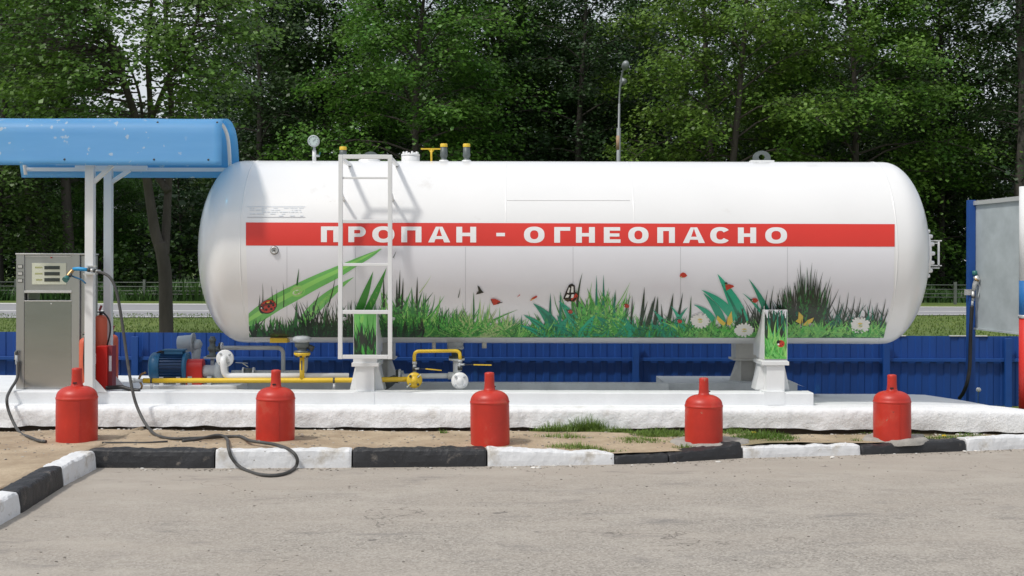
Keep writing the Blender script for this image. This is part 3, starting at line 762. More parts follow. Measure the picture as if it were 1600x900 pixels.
def meadow(A):
    D, K, DP, GR, LI, TE, T2, PA = 'p_dark', 'p_black', 'p_deep', 'p_green', 'p_lime', 'p_teal', 'p_teal2', 'p_pale'
    # soft ground line
    for x in range(386, 1392, 7):
        A.disc(x, 526-rnd.random()*3, 9, 5+3*rnd.random(), rnd.random(), K if x < 690 else rnd.choice((DP, GR, DP, D)))
    # 1 left: long leaf, dark clump
    A.tuft(388, 470, 526, 36, 60, 3, (DP, GR, D), .25)
    cen = [(386, 503), (405, 491), (432, 473), (462, 457), (495, 440), (525, 426), (556, 410), (580, 398), (596, 389)]
    wid = [16, 23, 25, 24, 21, 18, 12, 7, .5]
    for dm, sc_, oy in (('p_leaf', 1, 0), ('p_lime', .32, -1.5)):
        LAY[0] += .0004; L_ = lay(); vs = []
        C2 = spline([(a, b, 0) for a, b in cen], 4); W2 = spline([(w_, 0, 0) for w_ in wid], 4)
        for i, c in enumerate(C2):
            d = C2[min(i+1, len(C2)-1)]-C2[max(i-1, 0)]; d.normalize(); ww = W2[i].x/2*sc_
            for sg in (-1, -.6, -.2, .2, .6, 1):
                vs.append(A.fn(*A.cl(c.x-d.y*ww*sg, c.y+oy+d.x*ww*sg), L_))
        A.mb.add(vs, [(6*i+q, 6*i+q+1, 6*i+q+7, 6*i+q+6) for i in range(len(C2)-1) for q in range(5)], dm)
    A.blade(470, 507, 553, 433, 15, -.18, 'p_leaf', 10, .6); A.blade(478, 500, 551, 435, 5, -.18, LI, 8)
    A.disc(465, 455, 12, 9, -.3, LI); A.disc(464, 455, 9, 6.5, -.3, 'p_pale'); A.disc(463, 457, 6, 4, -.3, 'p_white', 12); A.disc(466, 456, 3.5, 2.2, -.3, LI, 10)
    A.tuft(392, 520, 527, 34, 150, 2.6, (D, K, D, DP), .35)
    A.blade(464, 446, 467, 419, 2.6, 0, DP); A.blade(460, 520, 463, 470, 6, .1, DP)
    for x, y in ((410, 442), (424, 447), (442, 441), (432, 452), (406, 460)): A.blade(x-2+rnd.random()*4, 480, x, y, 1.5, .1, D)
    A.tuft(470, 560, 527, 60, 130, 2.6, (D, K, D, DP), .28, .55)
    A.tuft(480, 540, 527, 66, 40, 2, (D, K), .3, .4)
    A.blade(512, 480, 524, 432, 2, .1, D); A.blade(490, 486, 500, 455, 2, -.1, D)
    # 2 between and right of the ladder
    A.blade(558, 492, 583, 424, 11, .05, GR, 8, .5); A.blade(572, 490, 604, 418, 10, .06, GR, 8, .5); A.blade(575, 488, 600, 426, 3, .06, LI, 6)
    A.tuft(552, 612, 527, 60, 70, 3, (DP, D, GR), .25, .6)
    A.tuft(596, 668, 527, 62, 170, 3.4, (DP, GR, D, K), .3, .5); A.tuft(600, 665, 525, 74, 150, 4.2, (GR, GR, DP, LI), .38, .5)
    for x, y in ((599, 430), (625, 422), (620, 436), (630, 434), (652, 432), (643, 448)): A.blade(x+rnd.uniform(-3, 3), 490, x, y, 3.6, .02, D if y < 440 else DP)
    A.blade(655, 458, 674, 430, 1.2, .1, PA); A.blade(614, 403, 619, 392, 1, .1, D)
    A.tuft(640, 730, 527, 48, 200, 3, (GR, DP, GR, LI), .6, .5, .5)
    A.tuft(600, 660, 527, 34, 90, 4, (K, D, DP), .25, .5)
    A.tuft(684, 706, 524, 50, 40, 3, (DP, D, GR), .35)
    # 3 pale fans
    A.tuft(700, 800, 527, 34, 200, 2.6, (GR, DP, GR, LI), .7, .5, .5)
    A.fan(715, 526, 40, 46, 2.6, (GR, LI, DP)); A.fan(746, 527, 46, 66, 2.8, (PA, PA, LI, 'p_green'), 1.25)
    A.fan(775, 527, 34, 50, 2.4, (PA, GR, LI), 1.2); A.blade(740, 500, 740, 456, 3, .02, DP); A.blade(716, 465, 719, 450, 1.2, .1, D)
    A.tuft(790, 850, 527, 30, 110, 2.6, (GR, LI, DP), .7); A.fan(790, 515, 16, 34, 2, (PA, GR))
    for x, y in ((803, 490), (815, 492)): A.blade(x, 524, x, y, 3, 0, T2)
    # 4 teal leaves, bright bunch
    A.tuft(840, 1010, 527, 44, 240, 3, (GR, DP, LI, GR), .5, .5, .5)
    A.tuft(900, 975, 522, 74, 190, 4.2, (GR, LI, GR, DP), .42, .45, .4)
    for x, y in ((860, 458), (876, 456), (932, 430), (943, 429), (960, 456)): A.blade(x-1, 505, x, y, 4.2, .02, T2)
    A.blade(902, 480, 910, 426, 3.5, -.12, D, 7); A.blade(918, 470, 925, 440, 1.2, .1, LI); A.blade(962, 480, 985, 440, 1.6, .1, LI); A.blade(912, 500, 922, 452, 1.6, .3, LI)
    for x0, x1, y1, w_, bd in ((872, 833, 474, 17, -.32), (860, 818, 492, 10, -.25), (905, 873, 470, 17, -.32), (910, 884, 491, 9, -.2), (885, 870, 492, 8, -.1), (876, 888, 495, 11, .4), (915, 930, 492, 13, .35),
                              (958, 932, 494, 15, -.35), (955, 921, 508, 9, -.3), (965, 985, 504, 6, .3), (850, 812, 508, 7, -.2), (900, 862, 506, 8, -.2), (905, 920, 503, 7, .3)):
        A.blade(x0, 527, x1, y1, w_, -bd, TE, 9, .5); A.blade(x0+1, 527, x1+1, y1+2, w_*.3, -bd, T2, 7)
    A.tuft(840, 1000, 527, 16, 90, 2, (GR, DP, TE), .6)
    # 5 dark spears
    A.tuft(980, 1090, 527, 38, 150, 3, (DP, GR, T2, 'p_teal'), .4)
    for x0, x, y, w_ in ((1000, 1007, 448, 5), (998, 1012, 470, 3), (1010, 1024, 462, 6), (1022, 1028, 463, 6), (1042, 1052, 458, 6), (1055, 1067, 457, 4), (1035, 1033, 474, 3), (985, 988, 462, 3), (1008, 1020, 470, 4)):
        A.blade(x0, 515, x, y, w_, .05, D, 6, .5)
    for x0, x1, y1, w_ in ((1045, 1020, 484, 9), (1050, 1075, 480, 7), (1070, 1048, 478, 8), (1065, 1092, 505, 6), (1040, 1014, 505, 6), (990, 975, 495, 7)): A.blade(x0, 527, x1, y1, w_, .3 if x1 < x0 else -.3, TE, 8, .5)
    # 6 daisies and tall teal leaves
    A.tuft(1080, 1200, 527, 34, 190, 3, (GR, LI, GR, DP), .6, .5, .5)
    A.tuft(1150, 1200, 520, 48, 70, 3, (D, K, D), .25, .5)
    A.blade(1164, 512, 1121, 428, 19, .12, TE, 12, .5); A.blade(1160, 512, 1125, 440, 5, .12, T2, 9)
    A.blade(1148, 500, 1096, 453, 12, .30, TE, 12, .5); A.blade(1130, 505, 1099, 458, 11, .22, TE, 12, .5); A.blade(1115, 500, 1084, 476, 8, .3, TE, 8, .5)
    A.blade(1207, 520, 1170, 436, 11, .22, TE, 12, .4); A.blade(1190, 490, 1160, 458, 4, .2, TE, 8); A.blade(1078, 500, 1080, 462, 3, 0, DP)
    A.tuft(1060, 1200, 527, 26, 220, 3, (LI, GR, 'p_leaf', DP), .8, .5, .5)
    A.disc(1124, 521, 22, 7, 0, 'p_green'); A.disc(1100, 524, 14, 5, .1, LI)
    # 7 tall dark bunch
    A.tuft(1190, 1240, 526, 66, 90, 3, (D, K, T2, D), .28, .6)
    for _ in range(150):
        x = rnd.uniform(1226, 1286); u = abs(x-1262)/40
        A.blade(x, 505, x+rnd.gauss(0, 7)+(x-1256)*.35, 505-rnd.uniform(30, 92)*(1-.5*u), 2.4, rnd.uniform(-.1, .1), rnd.choice((D, D, 'p_black', DP)))
    for x, y in ((1250, 405), (1269, 409), (1274, 420), (1286, 424), (1293, 440), (1262, 418), (1240, 440)): A.blade(1262+(x-1262)*.5, 480, x, y, 2.2, -.05, D)
    for x, y in ((1209, 446), (1228, 446), (1200, 452), (1219, 450)): A.blade(x-6, 500, x, y, 2.2, -.1, D)
    # 8 dark twigs and bright grass on the right
    A.tuft(1276, 1392, 515, 46, 120, 2.0, (D, D, T2), .35, .5, .2)
    for x, y in ((1299, 455), (1326, 456), (1345, 464), (1361, 466), (1384, 466), (1336, 462), (1313, 460), (1372, 472), (1388, 480)):
        A.blade(x-10, 510, x, y, 2.4, .08, D); A.blade(x-6, 492, x-13, y+16, 1.5, .05, D)
    A.tuft(1195, 1392, 527, 30, 420, 3.0, (LI, GR, LI, 'p_leaf', DP), .9, .5, .5)
    for x in (1258, 1280, 1310, 1215): A.disc(x, 517, 13, 6, rnd.uniform(-.3, .3), 'p_leaf')
    # daisies
    for cx, cy, r, sq in ((1094, 501, 15.5, .72), (1163, 516, 16, .58), (1344, 508, 16, .78)):
        for k in range(18):
            t = k*2*math.pi/18+rnd.uniform(-.08, .08); rr = r*rnd.uniform(.9, 1.05)
            ex, ey = cx+rr*.58*math.cos(t), cy+rr*.58*sq*math.sin(t)
            A.disc(ex, ey, rr*.42, rr*.15, math.atan2(sq*math.sin(t), math.cos(t)), 'p_white', 10)
        A.disc(cx, cy, r*.3, r*.3*sq, 0, 'p_yel', 12); A.disc(cx+.8, cy+.8, r*.17, r*.17*sq, 0, 'p_pale', 10)
    # yellow butterflies
    for cx, cy, s_, fl in ((1135, 500, 1, 1), (1252, 500, 1.05, -1)):
        A.poly([(cx-1*fl, cy+5), (cx-14*s_*fl, cy-7), (cx-15*s_*fl, cy-1), (cx-11*s_*fl, cy+5), (cx-4*fl, cy+9)] if fl > 0 else [(cx, cy+7), (cx-9, cy+2), (cx-5, cy-2), (cx-4, cy-13), (cx+3, cy-6), (cx+2, cy+4)], 'p_yel')
        A.poly([(cx, cy+6), (cx+2, cy-3), (cx+8, cy-14), (cx+10, cy+3), (cx+5, cy+9)] if fl > 0 else [(cx+2, cy+8), (cx+10, cy), (cx+20, cy-4), (cx+17, cy+3), (cx+8, cy+9)], 'p_yel')
        A.blade(cx, cy+9, cx+1, cy-2, 1.5, 0, 'p_brown')
    # red butterflies and beetles
    def wing(pts, m_='p_red'): A.poly(pts, m_)
    wing([(767, 467), (774, 467), (782, 471), (779, 475), (771, 477), (768, 472)]); A.blade(777, 474, 786, 472, 2, 0, 'p_blk'); A.blade(767, 468, 771, 477, 1, 0, 'p_blk')
    wing([(746, 446), (749, 448), (752, 453), (756, 457), (750, 459), (744, 460), (748, 456)], 'p_black'); A.blade(744, 460, 750, 452, 1, 0, 'p_brown')
    wing([(808, 464), (812, 460), (813, 461), (809, 464)]); wing([(828, 470), (832, 465), (838, 462), (840, 464), (835, 467), (830, 470)]); wing([(829, 470), (833, 465), (835, 467)], 'p_yel')
    # the large dark butterfly
    wing([(880, 467), (884, 456), (889, 445), (894, 443), (898, 446), (899, 456), (902, 458), (901, 466), (897, 471), (890, 471)], 'p_blk')
    for q in ([(886, 457), (889, 449), (891, 450), (889, 458)], [(892, 457), (893, 447), (896, 448), (896, 457)], [(883, 465), (886, 460), (890, 461), (888, 465)], [(892, 466), (893, 460), (897, 460), (896, 465)]): wing(q, 'p_white')
    for q in ([(887, 454), (889, 450), (890, 452)], [(893, 455), (894, 449), (896, 451)], [(885, 464), (888, 461), (888, 464)]): wing(q, 'p_white')
    wing([(884, 466), (890, 467), (888, 472), (882, 469)], 'p_brown'); wing([(892, 468), (900, 458), (903, 462), (900, 469), (896, 472)], 'p_red')
    def beetle(cx, cy, r, rot):
        A.disc(cx, cy, r, r*.75, rot, 'p_red', 14); c_, s2 = math.cos(rot), math.sin(rot)
        A.disc(cx-r*.85*c_, cy-r*.85*s2, r*.35, r*.45, rot, 'p_blk', 10)
        A.disc(cx-r*1.0*c_+.6, cy-r*1.0*s2+.6, r*.16, r*.16, rot, 'p_white', 8)
        for u, v in ((.35, .35), (.35, -.35), (-.2, .4), (-.2, -.4)): A.disc(cx+r*(u*c_-v*s2), cy+r*(u*s2+v*c_), r*.14, r*.14, 0, 'p_blk', 8)
    for cx, cy, r in ((891, 487, 3.8), (979, 478, 4.2), (1062, 502, 4), (1179, 470, 4.2)): beetle(cx, cy, r, .3)
    wing([(1063, 428), (1067, 425.5), (1071, 427), (1074, 431), (1070, 433.5), (1064, 434), (1062, 432)]); A.disc(1064.5, 433, 1.2, 1, 0, 'p_pale', 8)
    wing([(1133, 446), (1139, 444), (1146, 446), (1147, 448), (1141, 451), (1135, 454)]); A.disc(1134.5, 443, 2.6, 2, 0, 'p_blk', 8); A.disc(1134.5, 444.5, 1, .8, 0, 'p_yel', 8)
    wing([(1173, 469), (1177, 466), (1182, 466), (1185, 470), (1180, 473), (1176, 472)]); A.disc(1173.5, 468.5, 1.6, 1.3, 0, 'p_blk', 8)
    # the ladybird on the long leaf
    A.disc(418.5, 479.5, 13.5, 10.5, -.35, 'p_blk', 24); A.disc(419, 478.7, 12.6, 9.6, -.35, 'p_red', 24)
    A.disc(409, 484, 4.2, 6.5, -.35, 'p_blk', 12); A.disc(408.5, 481.5, 1.2, 1.2, 0, 'p_white', 8)
    for x, y, r in ((416, 474, 2.1), (423, 472, 2.1), (420, 479, 2.3), (427, 477, 2), (416, 484, 2.2), (424, 483, 2), (412, 478, 1.4), (429, 481, 1.4)): A.disc(x, y, r, r*.9, 0, 'p_blk', 10)
    A.blade(409, 478, 430, 475, .8, 0, 'p_blk'); A.disc(419, 472.4, 3, 1, -.3, 'p_yel', 10)
meadow(Art(mb, lambda x, y, L_: hit(x, y, L_)))
mb.build('meadow_print', tank, fix=False)

# red band and letters
mb = MB(); vs = []; nyy = 8
BT = lambda x: 347.5+(x-384)*.0026; BB = lambda x: 383.6+(x-384)*.0018
for j in range(nyy+1):
    for i in range(61):
        x0, x1 = 384.2, 1398; x = x0+(x1-x0)*i/60; vs.append(hit(x, BT(x)+(BB(x)-BT(x))*j/nyy, .0030))
mb.add(vs, [(j*61+i, j*61+i+1, (j+1)*61+i+1, (j+1)*61+i) for j in range(nyy) for i in range(60)], 'red_film', True)
band = mb.build('warning_band', tank)
mb = MB(); LL = .0042
def lt(x0, x1, ch):
    T = 353.8+(x0-500)*.0025; B = 378.3+(x0-500)*.0024; H_ = B-T; w = x1-x0; sw = 9.2; sh = 5.4
    fn = lambda a, b: hit(a, b, LL)
    def q(a, b, c, d, nv=3): mb.patch([(x0+a, T+b), (x0+c, T+b), (x0+c, T+d), (x0+a, T+d)], 2, nv, fn, 'letter')
    def quad(p): mb.patch([(x0+a, T+b) for a, b in p], 2, 4, fn, 'letter')
    if ch == 'П': q(0, 0, sw, H_); q(w-sw, 0, w, H_); q(sw, 0, w-sw, sh+.4, 1)
    elif ch == 'Н': q(0, 0, sw, H_); q(w-sw, 0, w, H_); q(sw, H_*.38, w-sw, H_*.60, 1)
    elif ch == 'Г': q(0, 0, sw, H_); q(sw, 0, w, sh+.4, 1)
    elif ch == 'Е': q(0, 0, sw, H_); q(sw, 0, w, sh, 1); q(sw, H_*.40, w-1.2, H_*.60, 1); q(sw, H_-sh, w+.6, H_, 1)
    elif ch == '-': q(0, 9.3, w, 14.6, 1)
    elif ch == 'А':
        ap = w*.5; aw = 5.2
        quad([(ap-aw, 0), (ap+.6, 0), (sw+.4, H_), (0, H_)]); quad([(ap-.6, 0), (ap+aw, 0), (w, H_), (w-sw-.4, H_)])
        k0, k1 = H_*.60, H_*.79
        quad([(sw*.95*(k0/H_)+ap*(1-k0/H_)-1, k0), (w-(sw*.95*(k0/H_)+ap*(1-k0/H_))+1, k0), (w-sw*.9, k1), (sw*.9, k1)])
    elif ch in 'ОС':
        cx, cy, rx, ry = w/2, H_/2, w/2+.3, H_/2+.5; ix, iy = rx-sw-.4, ry-5.8
        N = 40; a0, a1 = (0, 2*math.pi) if ch == 'О' else (.62, 2*math.pi-.62)
        vs = []
        for k in range(N+1):
            t = a0+(a1-a0)*k/N; c, s2 = math.cos(t), math.sin(t)
            e = lambda r, f: math.copysign(abs(f)**.86, f)*r
            for r_ in (0, .5, 1):
                vs.append(hit(x0+cx+e(rx+(ix-rx)*r_, c), T+cy+e(ry+(iy-ry)*r_, s2), LL))
        mb.add(vs, [(3*k+j, 3*k+j+1, 3*k+j+4, 3*k+j+3) for k in range(N) for j in range(2)], 'letter')
    elif ch == 'Р':
        q(0, 0, sw, H_); bh = H_*.66; N = 16; cx = w-bh/2-1.5; vs = []
        q(sw, 0, cx, sh, 1); q(sw, bh-sh, cx, bh, 1)
        for k in range(N+1):
            t = -math.pi/2+math.pi*k/N; rx, ry = w-cx, bh/2
            for r_ in (0, .5, 1):
                vs.append(hit(x0+cx+(rx+(rx-sw+.6-rx)*r_)*math.cos(t), T+bh/2+(ry+(ry-sh-ry)*r_)*math.sin(t), LL))
        mb.add(vs, [(3*k+j, 3*k+j+1, 3*k+j+4, 3*k+j+3) for k in range(N) for j in range(2)], 'letter')
for a, b, c in ((501.5, 530, 'П'), (544.3, 571.5, 'Р'), (582, 616, 'О'), (627, 658.5, 'П'), (669, 703.5, 'А'), (713, 744, 'Н'), (775.5, 789, '-'),
                (819, 850.5, 'О'), (866, 891, 'Г'), (900, 929.5, 'Н'), (943.5, 969, 'Е'), (982, 1013, 'О'), (1027, 1054.5, 'П'), (1067, 1101.5, 'А'), (1110, 1141, 'С'), (1153, 1181.5, 'Н'), (1196, 1229.5, 'О')):
    mb = MB(); lt(a, b, c); mb.build('letter', band, fix=False)
# faded notice above the band
mb = MB()
LN = [0.0016]
def npatch(x0, x1, y0, y1, mat='p_text'):
    LN[0] += 4e-5; L_ = LN[0]
    mb.patch([(x0, y0), (x1, y0), (x1, y1), (x0, y1)], 3, 2, lambda a, b: hit(a, b, L_), mat)
M['p_faint'] = pm('sun_bleached_print', (.70, .745, .80), .4, var=(9, .06))
M['p_faint2'] = pm('bleached_print_edge', (.73, .74, .76), .4)
r2 = random.Random(4)
for y in (324.5, 327.5, 330.5, 333.5, 336.5):
    x = 390
    while x < 474:
        w = r2.uniform(2, 8)
        if r2.random() < .62: npatch(x, min(x+w, 476), y, y+1.3)
        x += w+r2.uniform(.8, 2.5)
npatch(386, 477, 322.3, 323.1); npatch(386, 477, 338.8, 339.8, 'seam')
mb.build('faded_notice', tank, fix=False)

# round plug
c = hit(428.8, 391, 0); nrm = (c-Vector((c.x, TY, TZ))).normalized()
mb = MB(); mb.lathe([(.0, .022), (.006, .022), (.007, .012), (.018, .012), (.020, .020), (.031, .020), (.033, .014), (.034, -.006)], c, nrm, 'alu', 28)
mb.lathe([(.0, .028), (.007, .028), (.007, .01)], c, nrm, 'dark', 12); mb.lathe([(.033, .002), (.037, .006), (.037, -.005)], c, nrm, 'dark', 24)
mb.build('sight_plug', tank)

# end manhole flange on the right dish, with bracket
fx = P(1448, 392, TY).x
fx = TX1+.395; mb = MB(); FZ = TZ-.005
mb.lathe([(0, .012), (.235, .012), (.245, .006), (.25, -.01), (.25, -.09)], (fx+.0, TY, FZ), (1, 0, 0), 'tankwhite', 40)
fl = mb.build('end_flange', tank)
for k in range(16):
    mb = MB(); t = 2*math.pi*k/16; y, z = TY+.222*math.cos(t), FZ+.222*math.sin(t)
    mb.lathe([(0, .04), (.016, .034), (.021, .016), (.021, 0)], (fx+.006, y, z), (1, 0, 0), 'tankwhite', 8)
    mb.build('bolt', fl)
mb = MB(); x0, x1 = fx, P(1469, 392, TY-.12).x
for z in (P(1460, 376, TY-.2).z, P(1460, 415, TY-.2).z):
    for dz, dy in ((0, -.16), (-.022, -.10)): mb.bar((x0-.02, TY+dy, z+dz), (x1, TY+dy, z+dz), .014, .010, 'white')
mb.bar((x1-.028, TY-.16, P(1460, 376, TY-.2).z), (x1-.028, TY-.16, P(1460, 415, TY-.2).z), .016, .014, 'white')
mb.build('hinge_bracket', tank)

# fittings on top
def top(px): return Vector((P(px, 254, TY).x, TY, TZ+TR))
t = top(491)
g = MB(); g.tube([t+Vector((0, 0, -.01)), t+Vector((0, 0, .10))], .018, 'white', 16); g.tube([t+Vector((0, 0, .05)), t+Vector((.05, 0, .05))], .011, 'lgrey', 10)
g.tube([t+Vector((0, 0, .06)), t+Vector((0, 0, .14))], .012, 'lgrey', 12); g.bar(t+Vector((.045, 0, .045)), t+Vector((.055, 0, .085)), .01, .01, 'teal')
ga = g.build('pressure_gauge', tank)
gc = t+Vector((-.002, -.02, .185)); g = MB(); g.lathe([(0, -.03), (.052, -.03), (.054, -.01), (.054, .02), (.046, .024)], gc, (0, -1, 0), 'lgrey', 32); g.build('gauge_case', ga)
g = MB(); g.lathe([(0, .020), (.046, .020)], gc, (0, -1, 0), 'glassface', 32); g.bar(gc+Vector((-.006, -.0225, -.006)), gc+Vector((.022, -.0225, .018)), .003, .002, 'dark')
for k in range(9):
    a = math.pi*1.25-k*math.pi*1.5/8; g.bar(gc+Vector((.034*math.cos(a), -.022, .034*math.sin(a))), gc+Vector((.042*math.cos(a), -.022, .042*math.sin(a))), .003, .002, 'dark')
g.build('dial', ga)
def relief(px, h, capmat='yellow', cat='safety_valve'):
    t = top(px); r = .033; g = MB()
    g.lathe([(r*1.15, -.02), (r*1.15, .012), (r*.9, .018), (r*.7, .03), (r*1.0, .045), (r*1.1, .06), (r, .075), (r*.97, h-.03), (r*.95, h-.03)], t, (0, 0, 1), 'greygreen', 20)
    o = g.build('safety_valve', tank); g = MB(); g.lathe([(r*1.02, h-.032), (r*1.02, h-.004), (r*.9, h), (0, h)], t, (0, 0, 1), capmat, 20); g.build('valve_cap', o)
    g = MB(); g.lathe([(r*1.3, -.02), (r*1.3, .01), (r, .014)], t, (0, 0, 1), 'white', 20); g.build('valve_base', o)
relief(693.5, .165); relief(729, .165); relief(536, .135)
t = top(674); g = MB(); g.tube([t, t+Vector((0, 0, .112))], .0095, 'yellow', 10); g.bar(t+Vector((-.098, 0, .116)), t+Vector((.095, 0, .116)), .018, .012, 'yellow')
g.prism([t+Vector((-.03, -.004, .11)), t+Vector((.03, -.004, .11)), t+Vector((0, -.004, .07))], (0, .008, 0), 'yellow'); g.build('valve_handle', tank)
t = top(641.5); g = MB(); g.lathe([(.085, -.03), (.085, .045), (.079, .048), (.087, .05), (.087, .066), (0, .066)], t, (0, 0, 1), 'white', 32); mh = g.build('flange_cover', tank)
for k in range(8):
    g = MB(); a = k*math.pi/4+.3; g.lathe([(.0, .09), (.010, .086), (.012, .066)], t+Vector((.066*math.cos(a), .066*math.sin(a), 0)), (0, 0, 1), 'white', 8)
    g.build('bolt', mh)
# small nozzle cover behind the ladder head, and the two lifting lugs
t = top(577); g = MB(); g.lathe([(.10, -.03), (.10, .012), (.075, .02), (.075, .05), (.05, .055), (0, .055)], t, (0, 0, 1), 'white', 24); g.build('hatch', tank)
def lug(px, off, base='white'):
    t = top(px)+Vector((0, off, 0)); g = MB(); N = 24; vs = []; ro, ri = .082, .030
    out, inn = [], []
    for k in range(N+1):
        a = math.pi*k/N; out.append((ro*math.cos(a), .038+ro*.82*math.sin(a)))
    out = [(ro, -.05)]+out+[(-ro, -.05)]; n_ = len(out)
    for k, (x, z) in enumerate(out):
        a = math.atan2(z-.042, x) if z > -.04 else (-.9 if x > 0 else -math.pi+.9)
        inn.append((ri*math.cos(a), .042+ri*math.sin(a)))
    for y in (-.012, .012):
        vs += [t+Vector((x, y, z)) for x, z in out]+[t+Vector((x, y, z)) for x, z in inn]
    fs = []
    for s0 in (0, 2*n_):
        fs += [(s0+k, s0+k+1, s0+n_+k+1, s0+n_+k) for k in range(n_-1)]+[(s0+n_-1, s0, s0+n_, s0+2*n_-1)]
    fs += [(k, k+1, 2*n_+k+1, 2*n_+k) for k in range(n_-1)]+[(n_+k, n_+k+1, 3*n_+k+1, 3*n_+k) for k in range(n_-1)]
    g.add(vs, fs, 'greygreen'); o = g.build('lifting_lug', tank)
    g = MB(); g.box(t.x-.11, t.x+.11, t.y-.05, t.y+.05, t.z-.03, t.z+.014, 'white'); g.build('lug_pad', o, bevel=.005)
lug(576, .18); lug(1190, 0)

# ladder
LY = 10.95
lad = bpy.data.objects.new('ladder', None); COL.objects.link(lad); lad.parent = tank; lad.location = Vector((P(571, 562, LY).x, LY, P(571, 562, LY).z))-tank.location
xl, xr = P(532, 400, LY).x, P(610, 400, LY).x; zt, zb = P(570, 242, LY).z, P(570, 561, LY).z
for x, xt in ((xl, P(532.5, 244, LY).x), (xr, P(609.5, 244, LY).x)):
    g = MB(); g.bar((x, LY, zb), (xt, LY, zt), .036, .036, 'white', up=Vector((0, 1, 0))); g.build('rail', lad, bevel=.003)
for py, w in ((245, .036), (278, .018), (346, .03), (413.5, .026), (487.5, .034), (557.5, .034)):
    z = P(570, py, LY).z; g = MB(); g.bar((xl+.019, LY, z), (xr-.019, LY, z), w*.9, w, 'white'); g.build('rung', lad, bevel=.003)
for x in (xl, xr):
    for zz, y1 in ((P(570, 300, LY).z, TY-math.sqrt(TR**2-(P(570, 300, LY).z-.06-TZ)**2)), (P(570, 500, LY).z, TY-math.sqrt(TR**2-(P(570, 500, LY).z-TZ)**2))):
        g = MB(); g.bar((x, LY+.018, zz), (x, y1+.01, zz-(.06 if zz > 1.7 else 0)), .02, .02, 'white'); g.build('bracket', lad)
# hoop going back from the ladder head to the tank crown
yk = TY-.30
for x in (xl, xr):
    g = MB(); g.bar((x, LY+.018, zt-.03), (x, yk, TZ+math.sqrt(TR**2-(yk-TY)**2)-.005), .028, .028, 'white')
    g.build('top_brace', lad)

